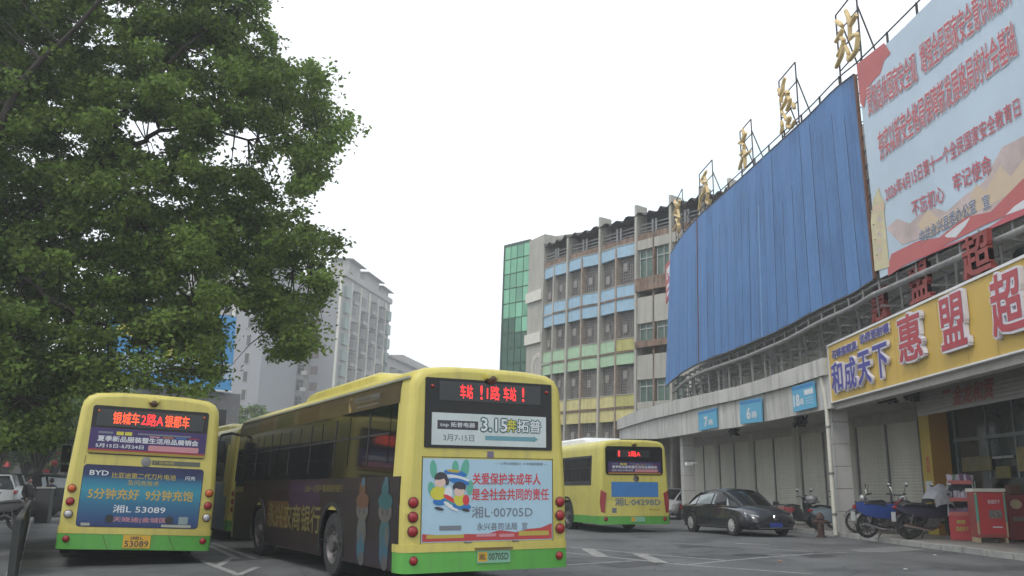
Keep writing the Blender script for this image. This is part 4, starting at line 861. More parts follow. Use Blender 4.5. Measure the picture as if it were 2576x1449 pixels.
# route signs on the canopy beam
def canopy_pt(px, py):
    Y = interp([(q[0], q[4]) for q in CAN], px); return atY(px, py, Y)
signblue = mat('route_sign_blue', (.10, .37, .56), .5, var=.10, vscale=2); signdeep = mat('route_sign_deep', (.03, .20, .45), .5)
for (x0, x1, y0l, y1l, y0r, y1r, s, lb) in ((1762, 1808, 1037, 1084, 1027, 1075, '7路', 'light blue route sign 7, leftmost on the canopy beam'),
                                   (1867, 1921, 1010, 1067, 999, 1061, '6路', 'light blue route sign 6, middle one on the canopy beam'),
                                   (2001, 2057, 974, 1037, 958, 1024, '18路', 'light blue route sign 18 beside the drainpipe and yellow sign')):
    a, b = canopy_pt(x0, y1l), canopy_pt(x1, y1r); a.x -= .02; b.x -= .02; H_ = canopy_pt(x0, y0l).z - a.z
    U = (b - a); Wd = U.length; fr = Frame(a, U, (0, 0, 1), V(-U.y, U.x, 0) if V(-U.y, U.x, 0).x < 0 else V(U.y, -U.x, 0))
    t_ = thing('route_sign', lb, 'sign', a, group='blue route signs', world=True)
    fr.V = (fr.V - fr.U * fr.V.dot(fr.U)).normalized()
    bd = rect(fr, 0, Wd, 0, H_, signblue, t_, 'board', n=0, d=.05)
    rect(fr, .02, Wd - .02, H_ * .84, H_ - .02, signdeep, t_, 'header', n=.053)
    if s == '18路':
        text(s[:2], fr, Wd * .19, H_ * .42, Wd * .26, H_ * .44, p_white, t_, n=.054, bold=.04); text(s[2], fr, Wd * .43, H_ * .34, Wd * .17, H_ * .24, p_white, t_, n=.054, bold=.03); rect(fr, Wd * .56, Wd * .95, H_ * .55, H_ * .75, p_white, t_, 'white_field', n=.054)
        for v_ in (.2, .3, .4): rect(fr, Wd * .58, Wd * .92, H_ * v_, H_ * (v_ + .04), pm('pale_blue', (.3, .5, .62)), t_, 'stripe', n=.054)
    else: text(s[0], fr, Wd * .42, H_ * .42, Wd * .17, H_ * .46, p_white, t_, n=.054, bold=.04); text(s[1], fr, Wd * .68, H_ * .34, Wd * .24, H_ * .27, p_white, t_, n=.054, bold=.03)

# ---- upper wall behind the bracket frames
PAN = [((2150, 190), (2200, 702), 23.9), ((2100, 228), (2147, 737), 25.3), ((2030, 300), (2064, 775), 27.5), ((1950, 372), (1968, 827), 30.3),
       ((1860, 455), (1867, 871), 34.2), ((1757, 548), (1762, 911), 39.3), ((1720, 590), (1718, 935), 42.5), ((1688, 640), (1676, 970), 46.5)]
PT = [(atY(*a, Y), atY(*b, Y)) for a, b, Y in PAN]
def Xp(Y): return interp([(q[2], (t[0].x + t[1].x) / 2) for q, t in zip(PAN, PT)], Y) if Y >= 23.9 else 9.86 + (23.9 - Y) * .088
def Ztop(Y): return interp([(q[2], t[0].z) for q, t in zip(PAN, PT)], Y)
def Zbot(Y): return interp([(q[2], t[1].z) for q, t in zip(PAN, PT)], Y)
ub = thing('station_upper_wall', 'beige upper storey wall behind the blue sheet panels and steel brackets', 'building', (13, 30, 5), world=True)
m_ = MB(); Y_ = [12, 16, 20, 24, 28, 32, 36, 40, 44, 50]
m_.loft([[V(Xp(y) + 1.5, y, 5.2), V(Xp(y) + 1.5, y, Ztop(y) - .4), V(Xp(y) + 9, y, Ztop(y) - .4)] for y in Y_]).build('wall', plaster, ub)
for y in [13 + 1.9 * k for k in range(19)]:
    MB().prism([V(Xp(y) + 1.5, y, 5.3), V(Xp(y) + 1.5, y + .05, 5.3), V(Xp(y) + 1.47, y + .05, 5.3), V(Xp(y) + 1.47, y, 5.3)], (0, 0, Zbot(y) - 4.6)).build('wall_rib', mat('wall_rib', (.42, .40, .35), .8), ub)
for y0, y1, z0, z1 in ((15.8, 17.3, 5.9, 6.9), (19.2, 20.4, 5.9, 6.9)):
    f_ = MB().box2((Xp(y0) + 1.4, y0, z0), (Xp(y0) + 1.49, y1, z1)).build('window', grey, ub); MB().box2((Xp(y0) + 1.385, y0 + .06, z0 + .06), (Xp(y0) + 1.395, y1 - .06, z1 - .06)).build('pane', glass2, f_)
# ---- corrugated blue sheets
bluesh = mat('blue_sheet', (.085, .20, .42), .5, var=.12, vscale=.6, streak=.5, dirt=(.03, .08, .25)); bluesh2 = mat('blue_sheet_pale', (.090, .21, .435), .5, var=.12, vscale=.6, streak=.4, dirt=(.03, .08, .25))
pb = thing('blue_sheet_hoarding', 'curved hoarding of corrugated blue metal sheets above the station arcade', 'hoarding', (9.5, 34, 6), world=True)
def pan_pt(s):   # s = 0..1 along the stations by Y; returns top, bottom
    Y = lerp(PAN[0][2], PAN[-1][2], s)
    for (a, b), (p0, p1) in zip(zip(PAN, PAN[1:]), zip(PT, PT[1:])):
        if a[2] <= Y <= b[2] + 1e-6:
            t = (Y - a[2]) / (b[2] - a[2]); return p0[0].lerp(p1[0], t), p0[1].lerp(p1[1], t)
    return PT[-1]
ns = 27
for i in range(ns):
    s0, s1 = i / ns, (i + 1) / ns; m_ = MB(); secs = []; ribs = 6; off = random.uniform(-.012, .012); drop = random.uniform(-.03, .03)
    for k in range(ribs * 4 + 1):
        s_ = lerp(s0, s1, k / (ribs * 4)); t_, b_ = pan_pt(s_); o_ = (0, .0, -.045, -.045)[k % 4] + off * .5
        secs.append([t_ + V(o_, 0, 0), t_.lerp(b_, .5) + V(o_ , 0, 0), b_ + V(o_, 0, drop)])
    m_.loft(secs); m_.build('sheet', random.choice((bluesh, bluesh, bluesh2, mat('blue_sheet_worn', (.080, .19, .40), .55, var=.2, vscale=.5, streak=.55, dirt=(.03, .07, .2)))), pb)
    if i: q0_, q1_ = pan_pt(s0); f0_ = random.uniform(0, .35); MB().beam(q0_.lerp(q1_, f0_) + V(-.03, 0, 0), q1_ + V(-.03, 0, 0), random.choice((.015, .03)), .02).build('sheet_joint', mat('joint_dark', (.02, .035, .08), .8), pb)
t_, b_ = pan_pt(.775 * 1.0)
Yr = 39.4; ta, ba = V(Xp(Yr), Yr, 0), 0
p_t, p_b = pan_pt((Yr - 23.9) / (46.5 - 23.9)); MB().beam(p_t + V(-.05, 0, .05), p_b + V(-.05, 0, 0), .07, .04).build('rust_seam', mat('rust', (.16, .08, .05), .9, var=.4, vscale=8), pb)
p_t, p_b = pan_pt((32.0 - 23.9) / (46.5 - 23.9)); MB().beam(p_t.lerp(p_b, .25) + V(-.05, 0, .0), p_b + V(-.05, 0, 0), .06, .03).build('pale_streak_strip', mat('pale_blue_strip', (.18, .33, .56), .6), pb)
m_ = MB(); top = [pan_pt(k / 40)[0] + V(-.02, 0, .03) for k in range(41)]; bot = [pan_pt(k / 40)[1] + V(-.02, 0, -.03) for k in range(41)]
for q in (top, bot): m_.tube(q, .035, 6)
m_.build('edge_trim', mat('trim_dark', (.06, .055, .05), .7), pb)
MB().beam(pan_pt(0)[0] + V(0, -.03, 0), pan_pt(0)[1] + V(0, -.03, 0), .1, .07).build('edge_post', mat('rust', (.16, .08, .05), .9), pb)
# red poster strip at the far end of the hoarding
a = atY(1690, 640, 46.8); b = atY(1678, 760, 46.8); c_ = atY(1665, 700, 47.6)
q0 = atY(1690, 645, 46.9); q1 = atY(1689, 733, 46.9); q2 = atY(1675, 765, 48.2); q3 = atY(1674, 668, 48.2)
t_ = thing('edge_poster', 'faded red and white poster at the far end of the blue hoarding', 'poster', q1, world=True)
MB().prism([q0, q1, q2, q3], (.05, .05, 0)).build('board', mat('poster_red', (.42, .09, .09), .6), t_)
n_ = ((q1 - q0).cross(q3 - q0)).normalized(); n_ = n_ if n_.y < 0 else -n_
for f0, f1 in ((.15, .45), (.6, .7), (.8, .9)):
    A, B, C2, D = q0.lerp(q1, f0), q0.lerp(q1, f1), q3.lerp(q2, f1), q3.lerp(q2, f0)
    MB().poly([A.lerp(D, .2) + n_ * .01, B.lerp(C2, .2) + n_ * .01, B.lerp(C2, .8) + n_ * .01, A.lerp(D, .8) + n_ * .01]).build('white_field', p_white, t_)
# ---- steel bracket frames
steel = mat('painted_steel', (.25, .25, .25), .6, var=.3, vscale=3, streak=.4, dirt=(.10, .06, .04))
bf = thing('bracket_frame', 'grey steel pipe and bracket framework beneath the blue hoarding', 'steel frame', (10.5, 34, 5.4), world=True)
def pipe_pt(Y): return V(Xp(Y) + .05, Y, Zbot(Y) - .42)
ys_ = [12 + k for k in range(36)]
for y in ys_: pass
def Zb2(Y): return Zbot(Y) if Y >= 23.9 else PT[0][1].z
def pp(Y, dx=0, dz=0): return V(Xp(Y) + dx, Y, Zb2(Y) + dz)
MB().tube([pp(y, .0, -.42) for y in [12 + k * 1.0 for k in range(35)]], .075, 10).build('lower_pipe', steel, bf, smooth=50)
MB().tube([pp(y, .10, -.12) for y in [12 + k * 1.0 for k in range(35)]], .04, 8).build('upper_pipe', steel, bf, smooth=50)
MB().tube([pp(y, .9, -.35) for y in [12 + k * 1.0 for k in range(35)]], .05, 8).build('rear_pipe', steel, bf, smooth=50)
y = 12.3; k = 0
while y < 46:
    MB().beam(pp(y, .05, -.1), pp(y, .9, -.33), .05, .05).beam(pp(y, .02, -.08), pp(y, .02, -.45), .04).build('rung', steel, bf); y += .95
y = 12.6
while y < 45.5:
    ct = interp([(q[4], atY(q[0], q[1], q[4]).z) for q in CAN], y) if y > 28 else 5.45
    cx = interp([(q[4], atY(q[0], q[1], q[4]).x) for q in CAN], y) if y > 28 else 10.3
    m_ = MB(); base = V(max(cx + .25, Xp(y) + .1), y, ct - .05); topp = pp(y, .06, -.45)
    m_.beam(base, V(base.x, y, topp.z), .06, .06); m_.beam(pp(y, .1, -.75), pp(y, 1.45, -.75), .05, .05); m_.beam(pp(y, .0, -.45), pp(y + .9, .5, -1.25), .05, .05)
    m_.beam(pp(y, 1.4, -.2), pp(y, .3, -1.1), .05, .05)
    if k % 4 == 0: m_.beam(base + V(.25, 0, 0), V(base.x + .25, y, topp.z + .1), .16, .16)
    m_.build('bracket', steel, bf); y += 1.25; k += 1
# clutter at the far end and an insulator strip
# rail on top
rl = thing('roof_railing', 'thin dark rail running along the top edge of the blue hoarding', 'railing', (9.5, 34, 13), world=True)
def tp(Y, dz=0, dx=.12):
    if Y >= 23.9: return V(pan_pt((Y - 23.9) / 22.6)[0].x + dx, Y, pan_pt((Y - 23.9) / 22.6)[0].z + dz)
    return V(PT[0][0].x + (23.9 - Y) * .088 + dx, Y, PT[0][0].z + dz)
darksteel = mat('dark_steel', (.04, .035, .035), .7)
yy = [16 + k * .8 for k in range(int((46 - 16) / .8))]
MB().tube([tp(y, .42) for y in yy], .022, 6).build('rail', darksteel, rl)
MB().tube([tp(y, .05) for y in yy], .02, 6).build('rail', darksteel, rl)
y = 16.2
while y < 46: MB().beam(tp(y, -.1), tp(y, .44), .05, .05).build('post', darksteel, rl); y += 1.5
# ---- rooftop characters
gold = mat('gold_leaf_letter', (.66, .49, .22), .45, var=.25, vscale=4, streak=.25, dirt=(.25, .13, .05))
def solveY(px, py, Xf, lo=15, hi=60):
    for _ in range(40):
        mid = (lo + hi) / 2; P_ = atY(px, py, mid)
        if P_.x > Xf(mid): hi = mid
        else: lo = mid
    return (lo + hi) / 2
STROKES = {'站': [[(935, 115), (953, 128), (968, 142)], [(970, 158), (958, 190), (932, 228)], [(962, 205), (976, 225), (965, 265), (942, 305)], [(972, 240), (968, 290), (950, 335), (934, 368)], [(986, 58), (1002, 95), (1010, 150), (1010, 215)], [(1044, 80), (1028, 112), (1008, 145)], [(1008, 215), (1032, 192), (1052, 192), (1050, 235), (1044, 275), (1022, 308), (1004, 326), (1002, 290), (984, 250)]],
 '總': [[(655, 424), (645, 458), (640, 498), (622, 515)], [(618, 485), (634, 520), (632, 560)], [(642, 520), (662, 500), (672, 515), (655, 560), (636, 592), (642, 622)], [(668, 525), (684, 552), (664, 600)], [(636, 660), (640, 695), (634, 728)], [(650, 622), (664, 652), (682, 642), (668, 685), (692, 690), (708, 655)], [(700, 562), (706, 590)]],
 '車': [[(424, 704), (430, 740), (416, 772), (402, 778)], [(412, 780), (432, 792), (426, 828), (410, 842)], [(442, 722), (428, 760)], [(465, 822), (442, 840), (420, 872), (404, 922)], [(428, 800), (436, 850), (436, 918)]],
 '汽': [[(198, 982), (210, 996)], [(226, 930), (210, 960), (196, 985)], [(216, 962), (226, 1000), (214, 1042), (196, 1072), (184, 1142)], [(206, 1036), (224, 1010), (234, 1058), (226, 1092), (240, 1108), (248, 1086)]],
 '都': [[(54, 1088), (60, 1130), (48, 1170)], [(80, 1088), (70, 1130), (76, 1178)], [(50, 1168), (76, 1180), (68, 1212), (44, 1252)], [(60, 1190), (76, 1228), (70, 1266)], [(50, 1100), (78, 1112)]]}
for ch, x0, x1, y0, y1, lb, sh in (('站', 2101, 2166, 18, 160, 'large gold rooftop character nearest the camera, next to the banner', .25), ('總', 1959, 2010, 190, 333, 'gold rooftop character with loops, second from the banner', .15),
                               ('車', 1861, 1895, 324, 426, 'gold rooftop character standing third from the banner', .2), ('汽', 1758, 1797, 428, 536, 'gold rooftop character fourth from the banner, with trailing strokes', .2),
                               ('都', 1697, 1720, 500, 590, 'farthest gold rooftop character, before the dark roof awning', .1)):
    f_ = lambda Y: tp(Y, 0, .2).x
    Ya, Yb = solveY(x0, (y0 + y1) / 2, f_), solveY(x1, (y0 + y1) / 2, f_); Ym = (Ya + Yb) / 2
    a = V(f_(Ya), Ya, 0); b = V(f_(Yb), Yb, 0); U = (b - a); Wd = U.length
    zt_, zb_ = atY((x0 + x1) / 2, y0, Ym).z, atY((x0 + x1) / 2, y1, Ym).z
    fr = Frame(V(a.x, a.y, zb_), U, (0, 0, 1), V(-1, -.1, 0)); base = tp(Ym, 0, .25)
    t_ = thing('rooftop_letter', lb, 'sign letter', V(base.x, Ym, base.z), group='gold characters on the roof', world=True)
    pn = V(fr.U.y, -fr.U.x, 0).normalized(); pn = pn if pn.x < 0 else -pn
    def zp(q): return onplane(1677 + q[0] / 2.16, q[1] / 2.16, fr.O, pn) + pn * .08
    for stk in STROKES[ch]:
        P_ = [zp(q) for q in stk]; Q_, R_ = [], []
        for i in range(len(P_) - 1):
            for t in (0, .17, .33, .5, .67, .83):
                a1 = P_[max(i - 1, 0)]; b1 = P_[i]; c1 = P_[i + 1]; d1 = P_[min(i + 2, len(P_) - 1)]
                Q_.append(.5 * ((2 * b1) + (c1 - a1) * t + (2 * a1 - 5 * b1 + 4 * c1 - d1) * t * t + (3 * b1 - a1 - 3 * c1 + d1) * t ** 3))
        Q_.append(P_[-1]); nq = len(Q_); R_ = [.072 * (.75 + .35 * math.sin(math.pi * (i + 1) / (nq + 1))) for i in range(nq)]
        MB().tube(Q_, R_, 8).build('stroke', gold, t_, smooth=60)
    m_ = MB(); H2 = zt_ - zb_
    for u in (Wd * .08, Wd * .95): m_.beam(fr.p(u, -(zb_ - base.z) - .3, 0), fr.p(u, H2 + .12, 0), .04)
    m_.beam(fr.p(Wd * .08, H2 + .12, 0), fr.p(Wd * .95, H2 + .12, 0), .035)
    for v_ in (.05, .38, .72): m_.beam(fr.p(Wd * .08, H2 * v_, 0), fr.p(Wd * .95, H2 * v_, 0), .03)
    for u in (Wd * .3, Wd * .95): m_.beam(fr.p(u, H2 * .8, 0), fr.p(u, -(zb_ - base.z) - .2, -.7), .035)
    m_.build('support_frame', darksteel, t_)

# ---- printed banner
BL, TL = atY(2214, 700, 23.5), atY(2157, 182, 23.5)
U = V(.088, -.996, 0).normalized(); Vv = (TL - BL).normalized(); HB = (TL - BL).length; Vv = (Vv - U * Vv.dot(U)).normalized()
Nn = U.cross(Vv); Nn = Nn if Nn.x < 0 else -Nn
BF = Frame(BL, U, Vv, Nn); WB = 7.9
bn = thing('printed_banner', 'huge printed banner with red slogans on pale blue, right of the blue hoarding', 'banner', BL, world=True)
fab = mat('banner_fabric', (.50, .60, .70), .6, var=.10, vscale=.35, bump=.15, bscale=2)
def buv(px, py): return BF.uv(onplane(px, py, BF.O, BF.N))
m_ = MB(); secs = []
for i in range(25):
    u = WB * i / 24; secs.append([BF.p(u, v_, .006 * math.sin(u * 2.3 + v_ * .9) * (v_ / HB)) for v_ in [HB * j / 12 for j in range(13)]])
m_.loft(secs).build('fabric', fab, bn, smooth=60)
bred = mat('banner_print_red', (.50, .13, .13), .6, var=.12, vscale=1); bdred = pm('banner_print_hazed_red', (.50, .11, .13), .6); bwhite = pm('banner_print_white', (.66, .67, .70), .6)  # reds paled in the colour itself to imitate haze
bpink = mat('banner_print_pink', (.58, .47, .45), .6, var=.3, vscale=.8); bcream = mat('banner_print_cream', (.60, .54, .34), .6, var=.2, vscale=2); bor = pm('banner_print_orange', (.60, .47, .34), .6); bgrey = pm('banner_print_grey', (.16, .17, .25), .6)
def bshape(pts, mt, n, name='print_shape'): return MB().poly([BF.p(*buv(*q), n) for q in pts]).build(name, mt, bn)
def z2(x, y): return (2012 + x / 2.16, y / 2.16)
bshape([z2(*q) for q in ((470, 1240), (530, 1190), (600, 1215), (650, 1165), (730, 1130), (800, 1150), (900, 1060), (1000, 990), (1100, 800), (1217, 740), (1500, 620), (1500, 950), (1217, 1090), (560, 1330))], bpink, .008)
bshape([z2(*q) for q in ((640, 1220), (700, 1140), (760, 1190), (860, 1130), (900, 1150), (960, 1000), (1010, 1040), (1090, 900), (1150, 960), (1230, 850), (1230, 1010), (700, 1290))], bor, .0095)
bshape([z2(*q) for q in ((480, 1449), (500, 1380), (640, 1310), (760, 1290), (900, 1180), (1040, 1150), (1217, 970), (1500, 850), (1500, 980), (1217, 1130), (1000, 1225), (560, 1449), (482, 1500))], bred, .011)
bshape([z2(*q) for q in ((700, 1370), (1000, 1255), (1217, 1110), (1500, 980), (1500, 1010), (1217, 1170), (620, 1420))], bdred, .0125)
bshape([z2(*q) for q in ((790, 1280), (860, 1225), (930, 1180), (905, 1225), (850, 1290), (800, 1290))], bwhite, .014)
bshape([z2(*q) for q in ((1120, 1170), (1170, 1120), (1260, 1060), (1260, 1100), (1217, 1135))], bwhite, .014)
bshape([z2(*q) for q in ((310, 350), (460, 232), (495, 290), (460, 330), (440, 400), (400, 440), (370, 480), (350, 585), (330, 560))], bred, .011)
bshape([z2(*q) for q in ((395, 1140), (400, 1090), (430, 1015), (440, 1060), (465, 1100), (460, 1150), (490, 1449), (410, 1475), (388, 1200))], bcream, .014)
bshape([z2(*q) for q in ((388, 1150), (400, 1120), (460, 1100), (465, 1135), (400, 1165))], bor, .0155)
for i in range(6):
    y = 1190 + i * 42; bshape([z2(418, y), z2(436, y - 16), z2(455, y + 2), z2(440, y + 14)], bor if i % 2 else bpink, .017)
def bline(s, pa, pb_, h, mt, bold=.03, outline=None, n=.024):
    (ua, va), (ub_, vb) = buv(*pa), buv(*pb_); u, v_, wd = (ua + ub_) / 2, (va + vb) / 2, abs(ub_ - ua); sl = (vb - va) / (ub_ - ua)
    if outline: text(s, BF, u, v_, wd, h, outline, bn, n=n - .005, bold=bold + .032, slope=sl)
    text(s, BF, u, v_, wd, h, mt, bn, n=n, bold=bold, slope=sl)
wmid = (2301 - 2192)
bline('贯彻总体国家安全观', (2183, 259), (2306, 166), .80, bdred, .016, bwhite)
bline('增强全民国家安全意识和素养', (2317, 152), (2545, -40), .80, bdred, .016, bwhite)
bline('夯实以新安全格局保障新发展格局的社会基础', (2212, 370), (2556, 95), .80, bdred, .016, bwhite)
bline('2026年4月15日第十一个全民国家安全教育日', (2229, 490), (2567, 266), .42, bdred, .012)
bline('不忘初心', (2296, 527), (2376, 484), .42, bdred, .012); bline('牢记使命', (2400, 463), (2495, 410), .44, bdred, .012)
bline('中共永兴县委办公室', (2316, 597), (2456, 515), .32, bgrey, .012, bwhite); bline('宣', (2474, 511), (2491, 503), .30, bgrey, .012, bwhite)
m_ = MB()
for v_ in (0.02, HB * .33, HB * .66, HB - .02): m_.beam(BF.p(-.05, v_, -.12), BF.p(WB, v_, -.12), .06)
for i in range(9): m_.beam(BF.p(WB * i / 8, 0, -.12), BF.p(WB * i / 8, HB, -.12), .06)
m_.build('frame', darksteel, bn)
for i in range(14):
    v_ = HB * (i + .5) / 14; MB().tube([BF.p(.02, v_, .02), BF.p(-.16, v_ + .03, -.02), BF.p(-.24, v_ - .02, -.08)], .014, 5).build('tie_rope', darksteel, bn)

# ================================================================== SUPERMARKET
sm = thing('supermarket_sign', 'long yellow shop sign with red and blue raised characters, above the arcade at right', 'sign', (9.9, 22, 4), world=True)
sy = mat('sign_yellow', (.60, .40, .075), .5, var=.10, vscale=.5, streak=.12, dirt=(.40, .26, .08))
SF = Frame((9.9, 27.93, 4.03), (0, -1, 0), (0, 0, 1), (-1, 0, 0)); SW = 15.5; SH = 1.71
MB().box2((9.9, 27.93, 4.03), (10.3, 27.93 - SW, 5.74), bev=.01).build('sign_box', sy, sm)
MB().box2((9.86, 27.96, 5.742), (10.33, 27.93 - SW, 5.80)).box2((9.87, 27.96, 3.99), (10.33, 27.93 - SW, 4.027)).box2((9.87, 27.935, 4.03), (10.3, 27.97, 5.74)).build('sign_trim', white, sm)
for i in range(1, 10): MB().box2((9.896, 27.93 - i * 1.22 - .004, 4.03), (9.899, 27.93 - i * 1.22, 5.74)).build('sign_seam', mat('seam_ochre', (.4, .26, .05), .6), sm)
def suv(px, py): return SF.uv(onplane(px, py, SF.O, SF.N))
lred = mat('letter_red', (.42, .035, .05), .35, var=.08); lblue = mat('letter_blue', (.045, .04, .30), .35, var=.08); lpink = mat('letter_faded', (.50, .15, .19), .35); lwhite = mat('letter_white', (.66, .64, .70), .4)
def slet(ch, x0, y0, x1, y1, mt, b=.028, ob=.062, dep=.10):
    (u0, v0), (u1, v1) = suv(x0, (y0 + y1) / 2 + 12), suv(x1, (y0 + y1) / 2 - 12); um = (u0 + u1) / 2
    xm = (x0 + x1) / 2; va, vb = suv(xm, y1)[1], suv(xm, y0)[1]
    g = text(ch, SF, um, (va + vb) / 2, abs(u1 - u0), vb - va, lwhite, sm, name='letter', bold=ob, depth=dep, n=.01)
    text(ch, SF, um, (va + vb) / 2, abs(u1 - u0), vb - va, mt, g, name='letter_face', bold=b, n=.012 + dep + .012)
slet('惠', 2272, 790, 2328, 906, lred); slet('盟', 2378, 742, 2440, 874, lred); slet('超', 2508, 682, 2585, 838, lred); slet('市', 2650, 620, 2740, 790, lred)
for ch, x0, x1, y0, y1 in (('和', 2101, 2127, 912, 986), ('成', 2134, 2161, 900, 978), ('天', 2168, 2198, 884, 966), ('下', 2207, 2241, 866, 950)):
    slet(ch, x0, y0, x1, y1, lblue, .028, .06, .08)
for s, xa, ya, xb, yb in (('石峰槟榔果', 2098, 896, 2160, 864), ('优质更耐嚼', 2168, 858, 2241, 820)):
    (ua, va), (ub_, vb) = suv(xa, ya), suv(xb, yb)
    g = text(s, SF, (ua + ub_) / 2, (va + vb) / 2 , abs(ub_ - ua), .26, lwhite, sm, name='letter', bold=.045, depth=.04, n=.01)
    text(s, SF, (ua + ub_) / 2, (va + vb) / 2, abs(ub_ - ua), .26, lblue, g, name='letter_face', bold=.02, n=.07)
# red free-standing letters over the sign
rd = mat('letter_old_red', (.27, .045, .04), .6, var=.2, vscale=4, streak=.3, dirt=(.12, .03, .03)); RF = Frame((10.22, 27, 5.8), (0, -1, 0), (0, 0, 1), (-1, 0, 0))
for ch, x0, y0, x1, y1, lb in (('惠', 2201, 722, 2238, 806, 'small old red character standing over the sign, nearest the blue hoarding'), ('盟', 2298, 660, 2348, 757, 'middle old red character standing over the yellow sign'),
                          ('超', 2433, 586, 2503, 692, 'old red character over the sign below the banner, rightmost in view')):
    ym = (y0 + y1) / 2; u0 = RF.uv(onplane(x0, ym + 6, RF.O, RF.N))[0]; u1 = RF.uv(onplane(x1, ym - 6, RF.O, RF.N))[0]; xm = (x0 + x1) / 2
    va, vb = RF.uv(onplane(xm, y1, RF.O, RF.N))[1], RF.uv(onplane(xm, y0, RF.O, RF.N))[1]
    t_ = thing('sign_letter', lb, 'sign letter', RF.p((u0 + u1) / 2, va), group='old red characters above the yellow sign', world=True)
    text(ch, RF, (u0 + u1) / 2, (va + vb) / 2, u1 - u0, vb - va, rd, t_, name='character', bold=.028, depth=.12, n=.0)
    MB().beam(RF.p((u0 + u1) / 2, -.05, -.03), RF.p((u0 + u1) / 2, vb + .1, -.03), .05).beam(RF.p(u0 + .1, -.05, -.03), RF.p(u0 + .1, vb - .1, -.03), .04).build('support_frame', steel, t_)
shp = thing('shop_front_building', 'supermarket front with roller door, yellow pillar and dark glass under the yellow sign', 'building', (13, 22, 0), world=True)
MB().box2((10.32, 12, 4.02), (13.4, 28.4, 4.12)).build('soffit', soff, shp)
MB().box2((10.02, 12, 3.80), (10.32, 28.35, 3.985)).build('beam', soff, shp)
MB().box2((10.3, 12, 5.2), (14, 28.4, 5.3)).build('roof_slab', conc, shp)
py1 = mat('pillar_yellow', (.50, .36, .05), .5, var=.12, vscale=1.5); po = mat('pillar_orange', (.36, .18, .02), .5, var=.1)
Pa, Pb, Pc = atX(2322, 1100, 12.3), atX(2340, 1100, 12.3), atX(2372, 1100, 12.3)
yp = thing('shop_pillar', 'orange and yellow square pillar between the roller door and the shop glass', 'pillar', (12.5, Pa.y, .12), world=True)
MB().box2((12.3, Pb.y, .12), (12.85, Pa.y + .2, 3.75)).build('body', po, yp); MB().box2((12.29, Pb.y, .12), (12.30 - .003, Pa.y + .2, 3.75)).build('side_panel', py1, yp)
MB().box2((12.272, Pb.y + .1, 1.2), (12.285, Pa.y + .05, 1.65)).build('notice', p_white, yp); PF = Frame((12.28, Pa.y + .1, 0), (0, -1, 0), (0, 0, 1), (-1, 0, 0))
text('惠', PF, .30, 2.25, .2, .2, p_red, yp); text('盟', PF, .30, 2.0, .2, .2, p_red, yp)
YG = Pb.y
MB().box2((12.9, 12, 3.75), (13.3, 29.2, 4.02)).build('lintel', soff, shp)
print('YG', YG, Pa.y, Pc.y)
MB().box2((13.0, 12, .12), (13.06, 29.2, 3.9)).build('shop_glass', mat('shop_glass', (.03, .042, .036), .08, var=.4, vscale=.5), shp)
m_ = MB()
for y in (YG - .1, YG - 1.9, YG - 3.3, YG - 5, YG - 7): m_.box2((12.96, y - .03, .12), (12.995, y + .03, 3.9))
for z in (2.75,): m_.box2((12.95, 12, z), (12.99, YG, z + .10))
m_.build('glazing_bar', mat('alu_frame', (.17, .19, .18), .4, metal=.3), shp)
for y0, y1, z0, z1, c in ((YG - 2.1, YG - .5, 1.9, 2.3, (.14, .12, .05)), (YG - 4.8, YG - 3.4, 1.85, 2.45, (.20, .16, .05)), (YG - 3.2, YG - 2.2, 2.2, 2.27, (.3, .3, .3)), (YG - 4.6, YG - 2.0, 1.3, 1.7, (.05, .05, .04)), (YG - 2.9, YG - 2.2, .9, 1.6, (.18, .02, .02)), (YG - 3.0, YG - 2.3, 1.6, 2.0, (.14, .12, .02)), (YG - 5.2, YG - 3.5, .3, 1.2, (.20, .03, .025))):
    MB().box2((12.90, y0, z0), (12.945, y1, z1), bev=.01).build('window_display', mat('disp_%d' % int(z0 * 100 + y0), c, .6, var=.4, vscale=4), shp)
# hanging slatted panel with dark red script
hp = thing('hanging_panel', 'slatted panel coloured dim for shade, with dark red script hanging below the yellow sign', 'sign', (11, 20, 3.4), world=True)
for i in range(7): MB().box2((11.0, 12.5, 3.32 + i * .095), (11.04, YG - 2.2, 3.32 + i * .095 + .085)).build('slat', mat('shade_dim_slat', (.22, .21, .19), .7, var=.15), hp)  # slat colour darkened for the dimness beneath the sign
# script
HF = Frame((10.99, YG - 2.2, 3.32), (0, -1, 0), (0, 0, 1), (-1, 0, 0))
def huv(px, py): return HF.uv(onplane(px, py, HF.O, HF.N))
(ua, va), (ub_, vb) = huv(2395, 985), huv(2500, 955)
text('金龙和贡', HF, (ua + ub_) / 2, .34, abs(ub_ - ua), .46, mat('script_red', (.20, .02, .02), .6), hp, n=.01, bold=.03, shear=.3)
rect(HF, ua - .5, ua - .05, .44, .52, mat('script_red', (.20, .02, .02), .6), hp, 'script_stroke', n=.01)
